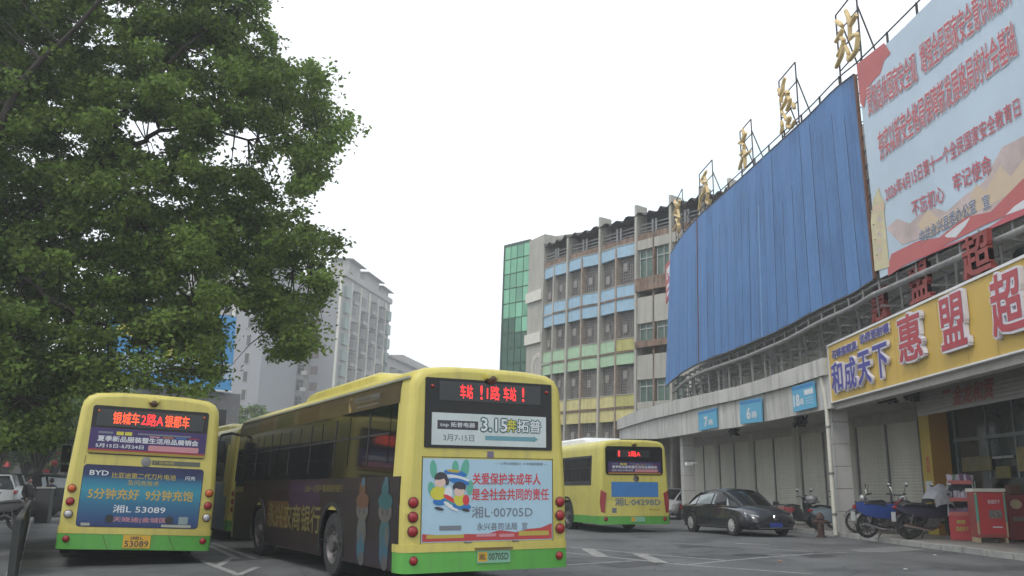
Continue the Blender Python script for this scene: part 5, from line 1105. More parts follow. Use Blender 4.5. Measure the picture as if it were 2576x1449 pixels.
# cable bundles below the soffit
cab = mat('cable_black', (.012, .012, .012), .8)
for k, (px, py, Y, lb) in enumerate(((2232, 1008, 25.5, 'dark bundle of cables hanging under the soffit by the roller door'), (2302, 1000, 24.5, 'large dark tangle of cables hanging left of the yellow pillar top'), (2010, 1066, 31.5, 'dark cable lump hanging under route sign 18'), (1845, 1090, 36, 'dark cable lump hanging under the canopy above the black saloon'))):
    p = atY(px, py, Y); t_ = thing('cable_bundle', lb, 'cables', (p.x, p.y, 3.95), group='cable bundles under the arcade', world=True); m_ = MB()
    for j in range(9):
        q = [V(p.x + random.uniform(-.2, .2), p.y + random.uniform(-.3, .3), 4.0)]
        for s_ in range(4): q.append(V(p.x + random.uniform(-.22, .22), p.y + random.uniform(-.35, .35), p.z + random.uniform(-.12, .16)))
        q.append(V(p.x + random.uniform(-.3, .3), p.y + random.uniform(-.4, .4), 4.0)); m_.tube(q, .022, 5)
    m_.box((p.x, p.y, p.z + .05), (.16, .22, .14), bev=.02); m_.build('cables', cab, t_)
p = atY(1745, 1168, 39.6); t_ = thing('security_camera', 'small pale camera and bracket on top of the slim pillar', 'camera', (p.x, p.y, p.z), world=True)
MB().tube([p + V(.2, .3, .05), p + V(-.1, 0, .06)], .03).build('bracket', white, t_); MB().box(p + V(-.22, -.1, 0), (.34, .14, .13), rot=.5, bev=.02).build('housing', white, t_)
# ---- snack rack, cabinet
rackr = mat('rack_red', (.48, .035, .04), .45, var=.08); rackf = mat('rack_frame', (.42, .44, .42), .4, metal=.3)
A = atZ(2392, 1358, .12); B = atZ(2464, 1360, .12); U = (B - A); Wd = U.length; U.normalize(); Nf = V(U.y, -U.x, 0)
rk = thing('snack_rack', 'red three tier snack rack with yellow slogan, standing at the kerb', 'display rack', A, math.atan2(U.y, U.x))
Hh = 1.78; RKF = Frame((0, 0, 0), (1, 0, 0), (0, 0, 1), (0, -1, 0))
MB().box2((0, 0, 0), (Wd, .5, .62), bev=.01).build('base_cabinet', rackr, rk)
text('槟榔', RKF, Wd * .42, .46, Wd * .3, .09, p_gold, rk, n=.006, bold=.05); text('和成天下', RKF, Wd * .45, .28, Wd * .44, .11, p_gold, rk, n=.006, bold=.05)
lv = ((.62, 0.0), (.98, .06), (1.42, .13)); lean = .13
for z, y in lv:
    MB().box2((.02 + y * .2, y, z), (Wd - .02 - y * .2, .5, z + .02)).build('shelf', rackf, rk); MB().box2((.01 + y * .3, y - .015, z - .005), (Wd - .01 - y * .3, y, z + .09)).build('price_strip', mat('strip_red', (.50, .12, .10), .5), rk)
for x in (0, Wd): MB().beam(V(x, .01, .6), V(x + (.04 if x == 0 else -.04), .14, 1.44), .025).beam(V(x, .48, .6), V(x, .48, 1.5), .025).build('upright', rackf, rk)
MB().box2((.03, .485, .62), (Wd - .03, .5, 1.5)).build('back_panel', mat('rack_back', (.07, .07, .09), .6), rk)
wm = rk.matrix_basis.copy(); rot = math.atan2(U.y, U.x)
pk = [mat('packet_silver', (.40, .34, .40), .35, metal=.2, var=.5, vscale=30), mat('packet_plum', (.14, .06, .14), .4, var=.4, vscale=30), mat('packet_green', (.08, .16, .10), .4, var=.4, vscale=30)]
def packet_mesh(mt):
    m_ = MB(); m_.loft([[V(x, -.012 if 0 < i < 4 else 0, z), V(x, .012 if 0 < i < 4 else .001, z)] for i, (x, z) in enumerate(((-.055, 0), (-.04, .0), (0, 0), (.04, 0), (.055, 0)))]); m_.b.clear()
    for i in range(1): m_.box((0, 0, .085), (.11, .035, .17), bev=.015)
    return m_.mesh('snack_packet', mt)
pmz = [packet_mesh(q) for q in pk]
for z, y, lb, mi, tall in ((1.44, .18, 'silver foil snack packets leaning on the topmost shelf of the red rack', 0, 1.35), (1.0, .14, 'silver foil snack packets on the middle shelf of the red rack', 0, 1.4), (.64, .1, 'dark small snack packets on the lowest shelf of the red rack', 1, 1.0)):
    for row in range(2):
        for i in range(6):
            o = bpy.data.objects.new('snack_packet', pmz[mi if random.random() < .7 else random.choice((1, 2))]); C.objects.link(o)
            o.matrix_basis = wm @ Matrix.Translation((.09 + (Wd - .18) * i / 5, y + row * .15, z)) @ Matrix.Rotation(random.uniform(-.2, .2), 4, 'Y') @ Matrix.Rotation(random.uniform(-.3, .1), 4, 'X') @ Matrix.Diagonal((1, 1, tall * random.uniform(.9, 1.1), 1))
            place = ('leftmost', 'second from the left', 'third from the left', 'third from the right', 'second from the right', 'rightmost')[i]
            shelf = lb.split(' on the ')[1].split(' shelf')[0]; tint = lb.split()[0]
            tag(o, '%s packet, %s, %s row, %s shelf of the red snack rack' % (tint, place, ('front', 'back')[row], shelf), 'packet', 'snack packets on the red rack')
A = atZ(2468, 1366, .12); B = atZ(2546, 1367, .12); U = (B - A); Wd = U.length; U.normalize(); rot = math.atan2(U.y, U.x)
cb = thing('drinks_cabinet', 'red and cream upright cabinet right of the snack rack', 'cabinet', A + V(0, .1, 0), rot); CF = RKF
MB().box2((0, 0, .12), (Wd, .55, 1.22), bev=.015).build('body', mat('cabinet_side_red', (.30, .06, .05), .5), cb)
MB().box2((-.02, -.03, 1.22), (Wd + .02, .57, 1.30)).build('top', cream, cb)
rect(CF, Wd * .14, Wd * .93, .2, 1.19, rackr, cb, 'front_panel', n=.002, d=.01); shape(CF, [(Wd * .12, .2), (Wd * .26, .2), (Wd * .26, .9), (Wd * .20, 1.18), (Wd * .12, 1.18)], rackr, cb, 'front_flash', n=.004)
text('和成天下', CF, Wd * .62, .98, Wd * .40, .10, p_white, cb, n=.014); rect(CF, Wd * .42, Wd * .85, .58, .78, mat('cab_window', (.18, .16, .14), .4, var=.6, vscale=18), cb, 'window', n=.013)
rect(CF, Wd * .5, Wd * .82, .36, .39, p_white, cb, 'print_line', n=.013); rect(CF, .0, .05, .2, 1.2, mat('cabinet_cream', (.45, .36, .22), .5), cb, 'side_strip', n=.0022)
rect(CF, Wd - .04, Wd, .15, 1.2, mat('cabinet_cream', (.45, .36, .22), .5), cb, 'side_strip', n=.0022)
rect(CF, .0, .06, .5, 1.15, p_leaf, cb, 'side_print', n=.003); rect(CF, Wd * .95, Wd, .5, 1.15, p_leaf, cb, 'side_print', n=.003)
for x in (.04, Wd - .04): MB().box2((x - .03, .03, 0), (x + .03, .5, .12)).build('leg', mat('cabinet_cream', (.45, .36, .22), .5), cb)
A = atZ(2552, 1366, .12); t_ = thing('drinks_cabinet', 'dark red cabinet with cream emblem cut by the right picture edge', 'cabinet', A + V(.2, .5, 0), rot)
MB().box2((0, 0, .05), (1.0, .55, 1.15), bev=.015).build('body', mat('cabinet_dred', (.22, .025, .03), .5), t_); blob(CF, .2, .92, .14, .12, mat('cabinet_cream', (.45, .36, .22), .5), t_, 'emblem', .004)
rect(CF, .1, .5, .5, .62, mat('cab_window', (.18, .16, .14), .4), t_, 'window', n=.004); MB().box((.3, .2, 1.28), (.4, .3, .25), bev=.03).build('carton', mat('carton_brown', (.10, .05, .03), .7), t_)
# folded things against the wall behind the pillar
p = atZ(2164, 1330, .12); t_ = thing('folded_boards', 'dark green board and blue sheet leaning by the roller door', 'boards', (p.x + 1.4, p.y + 2, .12))
MB().box((0.1, 0, .95), (.45, .08, 1.9)).build('board', mat('board_green', (.05, .06, .045), .7), t_); MB().box((-.28, -.05, .8), (.14, .1, 1.6), bev=.03).build('sheet', mat('tarp_blue', (.04, .12, .30), .7), t_)

# ================================================================== BUILDINGS BEHIND
LEAN = math.radians(1.6)
def bldg(name, label, loc):
    t_ = thing(name, label, 'building', loc, rot=(0, LEAN, 0)); return t_, (Matrix.Translation(loc) @ Matrix.Rotation(LEAN, 4, 'Y')).inverted()
cbd, MI = bldg('curved_building', 'weathered curved concrete block with pastel blue, green and yellow bands and green glass end', (5, 60, 0))
def lc(px, py, Y): return MI @ atY(px, py, Y)
FINS = [(1262, 67), (1328, 65), (1367, 63.0), (1428, 60.4), (1510, 57.8), (1603, 55.0), (1692, 52.8), (1770, 51), (1845, 49.5)]
FP = [lc(px, 850, Y) for px, Y in FINS]; FP = [V(p.x, p.y, 0) for p in FP]
def zfl(zy): return lc(1580, 436 + zy / 2.16, 55.6).z
old = mat('weathered_concrete', (.30, .285, .25), .9, var=.2, vscale=.6, streak=.6, dirt=(.12, .09, .07), bump=.2); lightc = mat('light_concrete', (.40, .385, .34), .85, var=.15, vscale=.5, streak=.45, dirt=(.16, .14, .11))
rust = mat('rusty_ledge', (.19, .12, .085), .9, var=.6, vscale=2, streak=.8, dirt=(.30, .28, .24))
bb = mat('band_blue', (.30, .46, .58), .7, var=.12, streak=.35, dirt=(.22, .16, .12)); bgn = mat('band_green', (.36, .52, .34), .7, var=.12, streak=.35, dirt=(.22, .16, .12)); byl = mat('band_yellow', (.56, .50, .22), .7, var=.15, streak=.4, dirt=(.25, .15, .09)); byg = mat('band_olive', (.42, .40, .14), .7, var=.15, streak=.4, dirt=(.25, .15, .09))
back = [V(p.x + 6, p.y + 10, 0) for p in FP]
ztop = zfl(350); zro = zfl(215)
def nrm(i):
    d = (FP[i + 1] - FP[i]).normalized(); n = V(d.y, -d.x, 0); return (n if n.y < 0 else -n), d
m_ = MB(); m_.loft([[V(p.x + .5, p.y + .8, -3), V(p.x + .5, p.y + .8, ztop), V(b.x, b.y, ztop)] for p, b in zip(FP[1:], back[1:])]).build('wall', old, cbd)
m_ = MB(); m_.loft([[V(p.x + .9, p.y + 1.3, ztop), V(p.x + .9, p.y + 1.3, zro - .1), V(b.x, b.y, zro - .1)] for p, b in zip(FP[2:], back[2:])]).build('attic_wall', mat('attic_recess_shade', (.05, .045, .04), .9, var=.3), cbd)  # near-black colour stands for shade in the open top floor's recess
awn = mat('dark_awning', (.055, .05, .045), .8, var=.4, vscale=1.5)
for i in range(2, 8):
    n, d = nrm(i); a, b = FP[i], FP[i + 1]; secs = []
    for k in range(13):
        t = k / 12; p = a.lerp(b, t); dz = (.07 if k % 2 else 0) - .5 * math.sin(t * math.pi) * .3
        secs.append([V(p.x, p.y, zro - .35 + dz + .15 * math.sin(k * 1.7 + i)) + n * .25, V(p.x, p.y, zro + .05 + dz) + n * -2.2])
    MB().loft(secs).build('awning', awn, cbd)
    zr = zfl(320)
    m_ = MB()
    for z in (zfl(300), zfl(320), zfl(338)): m_.beam(V(a.x, a.y, z) - n * .1, V(b.x, b.y, z) - n * .1, .06)
    for t in (.45, .55): p = a.lerp(b, t); m_.beam(V(p.x, p.y, zfl(355)), V(p.x, p.y, zfl(285)), .12)
    m_.build('railing', grey, cbd)
    MB().prism([V(a.x, a.y, zfl(385)) + n * .05, V(b.x, b.y, zfl(385)) + n * .05, V(b.x, b.y, zfl(385)) - n * 1.2, V(a.x, a.y, zfl(385)) - n * 1.2], (0, 0, zfl(350) - zfl(385))).build('floor_edge', rust, cbd)
for i in range(2, 9):
    n, d = nrm(min(i, 7)); p = FP[i]
    MB().prism([p - d * .09 + n * .18, p + d * .09 + n * .18, p + d * .09 - n * .8, p - d * .09 - n * .8], (0, 0, (zfl(190) if i > 3 else zfl(330 if i == 2 else 250)))).build('fin', lightc, cbd)
gw = mat('lattice_window', (.13, .125, .12), .5, var=.4, vscale=2.5); lat = mat('lattice_metal', (.26, .245, .225), .7, var=.3)
gwin = mat('green_curtain_glass', (.08, .13, .10), .25, var=.4, vscale=1)
tiers = [(385, 450, bb, bb, bb), (605, 668, bb, bb, bb), (676, 745, bb, bb, bb), (895, 962, bgn, bgn, byg), (967, 1036, bgn, bgn, bgn), (1200, 1266, byl, byl, byg), (1272, 1345, byl, byl, byl), (1500, 1560, byl, byl, byl)]
wins = [(450, 605), (745, 895), (1036, 1200), (1345, 1500)]
for i in (2, 3, 4):
    n, d = nrm(i); a, b = FP[i], FP[i + 1]; mid = a.lerp(b, .5) + n * .18
    MB().prism([mid - d * .065 + n * .10, mid + d * .065 + n * .10, mid + d * .065 - n * .3, mid - d * .065 - n * .3], (0, 0, zfl(395))).build('rusty_post', mat('pale_post', (.32, .26, .21), .8, var=.3, streak=.4, dirt=(.2, .11, .07)) if i != 2 else lightc, cbd)
    for h_, (p0, p1) in enumerate(((a, mid), (mid, b))):
        for zy0, zy1, *cs in tiers:
            c_ = cs[i - 2] if not (h_ == 0 and cs[i - 2] is byg) else (bgn if zy0 < 1000 else byl); z1, z0 = zfl(zy0), zfl(zy1)
            MB().prism([V(p0.x, p0.y, z0) + n * .05, V(p1.x, p1.y, z0) + n * .05, V(p1.x, p1.y, z0) - n * .25, V(p0.x, p0.y, z0) - n * .25], (0, 0, z1 - z0 - .03)).build('band_panel', c_, cbd)
            MB().prism([V(p0.x, p0.y, z1 - .03) + n * .09, V(p1.x, p1.y, z1 - .03) + n * .09, V(p1.x, p1.y, z1 - .03) - n * .2, V(p0.x, p0.y, z1 - .03) - n * .2], (0, 0, .05)).build('band_lip', lightc, cbd)
            if zy0 in (605, 895, 1200): MB().prism([V(p0.x, p0.y, z0 - .14) + n * .12, V(p1.x, p1.y, z0 - .14) + n * .12, V(p1.x, p1.y, z0 - .14) - n * .3, V(p0.x, p0.y, z0 - .14) - n * .3], (0, 0, .10)).build('ledge', rust if i > 2 or h_ else lightc, cbd)
        for zy0, zy1 in wins:
            z1, z0 = zfl(zy0), zfl(zy1)
            f_ = MB().prism([V(p0.x, p0.y, z0) - n * .3, V(p1.x, p1.y, z0) - n * .3, V(p1.x, p1.y, z0) - n * .36, V(p0.x, p0.y, z0) - n * .36], (0, 0, z1 - z0)).build('window', gw, cbd)
            m_ = MB(); L = (p1 - p0).length; nv = 9
            for k in range(nv + 1): q = p0.lerp(p1, k / nv); m_.beam(V(q.x, q.y, z0) - n * .2, V(q.x, q.y, z1) - n * .2, .03)
            for k in range(1, 10): z = lerp(z0, z1, k / 10); m_.beam(V(p0.x, p0.y, z) - n * .2, V(p1.x, p1.y, z) - n * .2, .025)
            for k in range(1): q = p0.lerp(p1, (k + .5) / 1.5); z = lerp(z0, z1, random.uniform(.3, .7)); m_.box(V(q.x, q.y, z) - n * .2, (.35, .06, .5), rot=math.atan2(d.y, d.x))
            m_.build('lattice', lat, f_)
            q = p0.lerp(p1, random.uniform(.3, .7)); MB().prism([V(q.x, q.y, z0) - n * .28, V(q.x, q.y, z0) - n * .28 + d * random.uniform(.4, .8), V(q.x, q.y, z0) - n * .29 + d * .5, V(q.x, q.y, z0) - n * .29], (0, 0, (z1 - z0) * random.uniform(.5, .95))).build('curtain', mat('curtain_grey', (.28, .26, .24), .8), f_)
# plain concrete bays with green windows
for i in (5, 6, 7):
    n, d = nrm(i); a, b = FP[i], FP[i + 1]; mid = a.lerp(b, .5)
    for zy0, zy1, mt in ((385, 435, lightc), (590, 660, rust), (690, 720, lightc), (720, 830, lightc), (925, 960, rust), (1000, 1130, lightc), (1250, 1290, lightc)):
        z1, z0 = zfl(zy0), zfl(zy1); pr = .25 if mt is rust else .1
        MB().prism([V(a.x, a.y, z0) + n * pr, V(b.x, b.y, z0) + n * pr, V(b.x, b.y, z0) - n * .3, V(a.x, a.y, z0) - n * .3], (0, 0, z1 - z0)).build('spandrel', mt, cbd)
    MB().prism([mid - d * .065 + n * .10, mid + d * .065 + n * .10, mid + d * .065 - n * .3, mid - d * .065 - n * .3], (0, 0, zfl(370))).build('rusty_post', rust, cbd)
    for p0, p1 in ((a, mid), (mid, b)):
        for zy0, zy1 in ((435, 590), (830, 925), (1130, 1250)):
            q0, q1 = p0.lerp(p1, .12), p0.lerp(p1, .88); z1, z0 = zfl(zy0), zfl(zy1)
            f_ = MB().prism([V(q0.x, q0.y, z0) - n * .12, V(q1.x, q1.y, z0) - n * .12, V(q1.x, q1.y, z0) - n * .2, V(q0.x, q0.y, z0) - n * .2], (0, 0, z1 - z0)).build('window', gwin, cbd)
            m_ = MB()
            for t in (0, .5, 1): q = q0.lerp(q1, t); m_.beam(V(q.x, q.y, z0) - n * .09, V(q.x, q.y, z1) - n * .09, .07)
            for z in (z0, z1, lerp(z0, z1, .7)): m_.beam(V(q0.x, q0.y, z) - n * .09, V(q1.x, q1.y, z) - n * .09, .07)
            m_.build('frame', mat('frame_pale', (.33, .36, .34), .6), f_)
# grey end wall with ledges and faded letter
n, d = nrm(1); a, b = FP[1], FP[2]; zt0 = lc(1335, 597, 65).z
MB().prism([a + n * .1, b + n * .1, b - n * 2, a - n * 2], (0, 0, zt0 - .3)).build('end_wall', lightc, cbd)
MB().prism([V(FP[1].x + .3, FP[1].y + .5, 0), V(FP[4].x + 2.5, FP[4].y + 3, 0), V(FP[4].x + 4, FP[4].y + 6, 0), V(FP[1].x + 1.5, FP[1].y + 6, 0)], (0, 0, zt0)).build('rear_wall', lightc, cbd)
for zy in (530, 790, 1080): z = zfl(zy - 25); MB().prism([V(a.x, a.y, z) + n * .3, V(b.x, b.y, z) + n * .3, V(b.x, b.y, z) - n, V(a.x, a.y, z) - n], (0, 0, -.75)).build('balcony_edge', cream, cbd)
EF = Frame(a + n * .115, d if d.x > 0 else -d, (0, 0, 1), n); text('C', EF, 1.5, zfl(975), 1.4, 2.0, mat('faded_letter', (.50, .48, .40), .8), cbd, n=.01, bold=.02)
# green glass end
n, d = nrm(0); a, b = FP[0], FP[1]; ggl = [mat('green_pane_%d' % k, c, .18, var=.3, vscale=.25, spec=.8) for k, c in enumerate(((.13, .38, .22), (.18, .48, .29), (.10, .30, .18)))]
zg = lc(1298, 612, 66).z; MB().prism([a - n * .05, b - n * .05, b - n * .6, a - n * .6], (0, 0, zg - .1)).build('glass_wing_core', mat('core_green', (.03, .07, .05), .5), cbd)
rows = 17; rh = zg / rows; zlow = lc(1298, 835, 66).z
for r_ in range(rows):
    for c_ in range(4):
        p0, p1 = a.lerp(b, c_ / 4 + .012), a.lerp(b, (c_ + 1) / 4 - .012); z0 = r_ * rh + .04
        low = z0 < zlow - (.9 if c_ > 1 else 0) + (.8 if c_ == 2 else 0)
        MB().prism([V(p0.x, p0.y, z0), V(p1.x, p1.y, z0), V(p1.x, p1.y, z0) - n * .04, V(p0.x, p0.y, z0) - n * .04], (0, 0, rh - .08)).build('pane', mat('green_pane_reflection', (.035, .10, .06), .15, var=.4, vscale=.4) if low else random.choice(ggl), cbd)  # darker lower panes: a building's reflection put into the glass colour
MB().beam(V(a.x, a.y, 0) + n * .02, V(a.x, a.y, zg) + n * .02, .12).beam(V(a.x, a.y, zg), V(b.x, b.y, zg), .15).build('trim', mat('trim_green', (.05, .09, .07), .5), cbd)

# ---- apartment towers far behind
agrey = mat('tower_grey', (.26, .26, .275), .9, var=.06, vscale=.1, streak=.12, dirt=(.2, .2, .2)); alight = mat('tower_light', (.34, .32, .305), .9, var=.10, vscale=.2, streak=.4, dirt=(.22, .2, .19))
abrown = mat('tower_brown', (.27, .25, .24), .9, var=.15, vscale=.3); awin = mat('tower_window', (.02, .02, .02), .3, var=.5, vscale=1); acage = mat('cage', (.17, .155, .145), .7, var=.4, vscale=1.2); agrn = mat('green_awning_glass', (.19, .25, .22), .5, var=.3, vscale=.5)
def shared(mb, name, mt): return mb.mesh(name, mt)
bal_slab = shared(MB().box((0, -.3, .1), (2.4, .65, .18)).box((0, -.62, .5), (2.4, .06, .75)), 'balcony', alight)
bal_slab2 = shared(MB().box((0, -.35, .1), (2.4, .7, .16)).box((0, -.7, .4), (2.4, .06, .5)), 'balcony', acage)
cage = MB()
for k in range(8): cage.box((-1.2 + k * .343, -.68, 1.6), (.05, .04, 1.9))
for z in (.8, 1.2, 1.6, 2.0, 2.45): cage.box((0, -.68, z), (2.4, .04, .05))
cage.box((0, -.38, 2.55), (2.5, .75, .08)); cage = cage.mesh('security_cage', acage)
winm = MB().box((0, -.06, 1.6), (2.1, .08, 1.7)).mesh('window', awin); winf = MB()
for x in (-1.05, -.35, .35, 1.05): winf.box((x, -.12, 1.6), (.08, .06, 1.75))
for z in (.75, 2.45, 1.9): winf.box((0, -.12, z), (2.15, .06, .08))
winf = winf.mesh('frame', alight); grnm = MB().box((0, -.35, 1.55), (2.0, .7, 2.1)).mesh('enclosed_balcony', agrn)
smallw = MB().box((0, -.03, 1.5), (1.4, .06, 1.5)).mesh('window', mat('small_window', (.12, .07, .06), .5)); acu = MB().box((0, -.3, .9), (.9, .5, .7)).mesh('air_conditioner', cream)
slit = MB().box((0, -.03, 1.4), (.7, .06, 1.7)).mesh('window', awin); slitf = MB().box((0, -.02, 1.4), (1.0, .06, 2.0)).mesh('surround', alight)
def put(me, par, p, d, n, z, name=None):
    o = bpy.data.objects.new(name or me.name.split('.')[0], me); C.objects.link(o); o.parent = par
    o.matrix_local = Matrix(((d.x, -n.x, 0, p.x), (d.y, -n.y, 0, p.y), (0, 0, 1, z), (0, 0, 0, 1))); return o
def sub(me, par): o = bpy.data.objects.new(me.name.split('.')[0], me); C.objects.link(o); o.parent = par; return o
def tower(label, px, Y, az, Lf, Ls, H, floors, z0=0):
    p = atY(px, 900, Y); loc = (p.x, p.y, 0); t_, mi = bldg('apartment_tower', label, loc); t_['group'] = 'apartment towers in the distance'
    d = V(math.sin(az), math.cos(az), 0); s_ = V(-d.y, d.x, 0)
    s_ = V(-math.cos(az), math.sin(az), 0)
    return t_, d, s_
tA, dA, sA = tower('tall grey apartment tower with caged balconies, highest on the skyline', 838, 165, math.radians(11.5), 28, 30, 43, 14)
nA = V(math.cos(math.radians(11.5)), -math.sin(math.radians(11.5)), 0); nS = -dA
HA = (lambda z: z)(atY(872, 692, 165).z); Lf = 27.0
c0 = V(0, 0, 0)
MB().prism([c0, c0 + dA * Lf, c0 + dA * Lf + sA * 24, c0 + sA * 24], (0, 0, HA)).build('wall', alight, tA)
MB().prism([c0 - dA * .15 + sA * .3, c0 - dA * .15 + sA * 5.0, c0 + dA * .3 + sA * 5.0, c0 + dA * .3 + sA * .3], (0, 0, HA - 1)).build('side_wall', agrey, tA)
fh = 3.0; nf = int(HA / fh)
for f_ in range(2, nf):
    z = f_ * fh + .3
    for k, u in enumerate((2.0, 6.5, 11.5, 16.5, 21.3, 25.3)):
        p = dA * u; d2 = dA
        if k in (0, 5):
            o = put(grnm, tA, p, d2, nA, z)
        elif (f_ * 7 + k * 3) % 5 == 0:
            o = put(winm, tA, p, d2, nA, z); sub(winf, o)
        else:
            o = put(bal_slab if (f_ + k) % 2 else bal_slab2, tA, p, d2, nA, z); sub(cage, o); o2 = put(winm, tA, p, d2, nA, z)
for u in (4.3, 9.0, 14, 19, 23.5): MB().beam(dA * u + nA * .25, dA * u + nA * .25 + V(0, 0, HA - .5), .35).build('drainpipe', cream, tA)
MB().beam(-dA * .2 + sA * .2 + V(0, 0, 0), -dA * .2 + sA * .2 + V(0, 0, HA), .4).build('corner_trim', cream, tA)
MB().prism([c0 + nA * .5 + V(0, 0, HA), dA * Lf + nA * .5 + V(0, 0, HA), dA * Lf - nA * 3 + V(0, 0, HA), -nA * 3 + V(0, 0, HA)], (0, 0, 1.1)).build('parapet', alight, tA)
for u0, u1, h_ in ((3, 9, 2.6), (12, 20, 2.2), (21, 26, 1.4)):
    r_ = MB().prism([dA * u0 - nA * .2 + V(0, 0, HA + 1.1), dA * u1 - nA * .2 + V(0, 0, HA + 1.1), dA * u1 - nA * 4 + V(0, 0, HA + 1.1), dA * u0 - nA * 4 + V(0, 0, HA + 1.1)], (0, 0, h_)).build('penthouse', alight, tA)
    MB().prism([dA * (u0 - .8) + nA * .8 + V(0, 0, HA + 1.1 + h_), dA * (u1 + .8) + nA * .8 + V(0, 0, HA + .9 + h_), dA * (u1 + .8) - nA * 4 + V(0, 0, HA + 1.3 + h_), dA * (u0 - .8) - nA * 4 + V(0, 0, HA + 1.3 + h_)], (0, 0, .15)).build('roof', abrown, r_)
# camera-facing wing with open stair bays
MB().prism([sA * 5.2 - dA * .6, sA * 14 - dA * .6, sA * 14 + dA * 3, sA * 5.2 + dA * 3], (0, 0, HA - 2)).build('wing_wall', abrown, tA)
for f_ in range(1, nf - 1):
    z = f_ * fh + .2
    for u, me in ((4.2, smallw), (6.9, None), (9.75, 'rec'), (12.5, None)):
        pp_ = sA * u - dA * (.2 if u < 5 else .65)
        if me is smallw: put(smallw, tA, pp_, -sA, nS, z)
        elif me == 'rec': o = put(winm, tA, pp_, -sA, nS, z); put(bal_slab2, tA, pp_, -sA, nS, z - .3)
        else:
            o = put(winm, tA, pp_, -sA, nS, z); sub(winf, o); put(bal_slab, tA, pp_, -sA, nS, z - .4)
            if u < 8: put(acu, tA, pp_ - sA * 1.2 - dA * .2, -sA, nS, z)
for u in (8.3, 11.15): MB().beam(sA * u - dA * 1.4, sA * u - dA * 1.4 + V(0, 0, HA - 2), .28).build('drainpipe', cream, tA)
# tower B
tB, dB, sB = tower('plain grey apartment tower end wall with a column of slit windows', 648, 150, math.radians(11.5), 20, 30, 40, 13)
HB2 = atY(560, 640, 150).z
MB().prism([c0, dB * 14, dB * 14 + sB * 5.6, sB * 5.6], (0, 0, HB2)).build('end_wall', agrey, tB)
MB().prism([sB * 5.8 + dB * 2, sB * 5.8 + dB * 14, sB * 24 + dB * 14, sB * 24 + dB * 2], (0, 0, HB2 - 2)).build('wall', alight, tB)
MB().beam(sB * 5.75 - dB * .1, sB * 5.75 - dB * .1 + V(0, 0, HB2), .5).build('corner_trim', cream, tB)
for f_ in range(1, int(HB2 / 3)):
    o = put(slitf, tB, sB * 2.6 - dB * .02, -sB, nS, f_ * 3.05); sub(slit, o).location = (0, -.04, 0)
    for u in (8.5, 13, 18, 22.4):
        o = put(bal_slab, tB, sB * u + dB * 2, -sB, nS, f_ * 3.05); sub(cage, o) if (f_ + int(u)) % 2 else None; o = put(winm, tB, sB * u + dB * 2, -sB, nS, f_ * 3.05); sub(winf, o)
# lower building right of tower A
tC, dC, sC = tower('lower apartment block stepping down right of the tall tower', 966, 190, math.radians(11.5), 30, 20, 26, 9)
HC = atY(966, 898, 190).z
MB().prism([c0, dC * 45, dC * 45 + sC * 12, sC * 12], (0, 0, HC)).build('wall', alight, tC)
MB().prism([c0 + nA * .8 + V(0, 0, HC), dC * 45 + nA * .8 + V(0, 0, HC), dC * 45 + sC * 12 + V(0, 0, HC), sC * 12 + V(0, 0, HC)], (0, 0, .4)).build('roof', abrown, tC)
MB().prism([dC * 10 + V(0, 0, HC + .4), dC * 40 + V(0, 0, HC + .4), dC * 40 + sC * 8 + V(0, 0, HC + .4), dC * 10 + sC * 8 + V(0, 0, HC + .4)], (0, 0, 1.6)).build('penthouse', alight, tC)
for f_ in range(4, int(HC / 3)):
    for u in (3, 8, 13, 18, 23, 28, 33, 38, 42):
        o = put(grnm if (u + f_) % 3 == 0 else bal_slab, tC, dC * u, dC, nA, f_ * 3 + .4)
        if o.data is bal_slab: sub(cage, o); put(winm, tC, dC * u, dC, nA, f_ * 3 + .4)
# ---- blue billboard building behind the tree
q = [atY(255, 800, 58), atY(255, 962, 58), atY(575, 1000, 64), atY(575, 812, 64)]
bbx = thing('billboard', 'blue advertising board with yellow characters seen through the tree', 'billboard', (q[1].x, q[1].y, 0), world=True)
U = V(q[2].x - q[1].x, q[2].y - q[1].y, 0).normalized(); Nb = V(U.y, -U.x, 0); Lb = (V(q[2].x, q[2].y, 0) - V(q[1].x, q[1].y, 0)).length; zb_ = q[1].z; zt_ = q[0].z
GF = Frame(V(q[1].x, q[1].y, zb_), U, (0, 0, 1), Nb)
rect(GF, 0, Lb, 0, zt_ - zb_ + 1.2, mat('billboard_blue', (.06, .30, .60), .5, var=.25, vscale=.3), bbx, 'board', d=.3); rect(GF, 0, Lb, .9, 2.0, mat('billboard_pale', (.45, .55, .66), .5, var=.3, vscale=.6), bbx, 'pale_field', n=.31)
rect(GF, 0, Lb, 0, .12, white, bbx, 'edge', n=.32, d=.05)
yl = mat('billboard_yellow', (.62, .55, .05), .5); text('买家电', GF, Lb * .30, 3.6, 4.2, 1.1, yl, bbx, n=.33, bold=.05); text('到永兴', GF, Lb * .62, 2.5, 3.4, 1.0, yl, bbx, n=.33, bold=.05)
blk = thing('low_block', 'grey low building carrying the blue billboard behind the left bus', 'building', (q[1].x, q[1].y + 3, 0), world=True)
MB().prism([GF.p(2.5, 0, -.2), GF.p(Lb + 1, 0, -.2), GF.p(Lb + 1, 0, -8), GF.p(2.5, 0, -8)], (0, 0, -zb_)).build('wall', mat('block_grey', (.20, .19, .19), .9, var=.2), blk)
for k in range(6):
    u = 3.6 + k * (Lb - 4.2) / 5; f_ = rect(GF, u - .7, u + .7, -2.6, -1.1, grey, blk, 'window', n=-.19); rect(GF, u - .62, u + .62, -2.52, -1.18, awin, f_, 'pane', n=-.18)
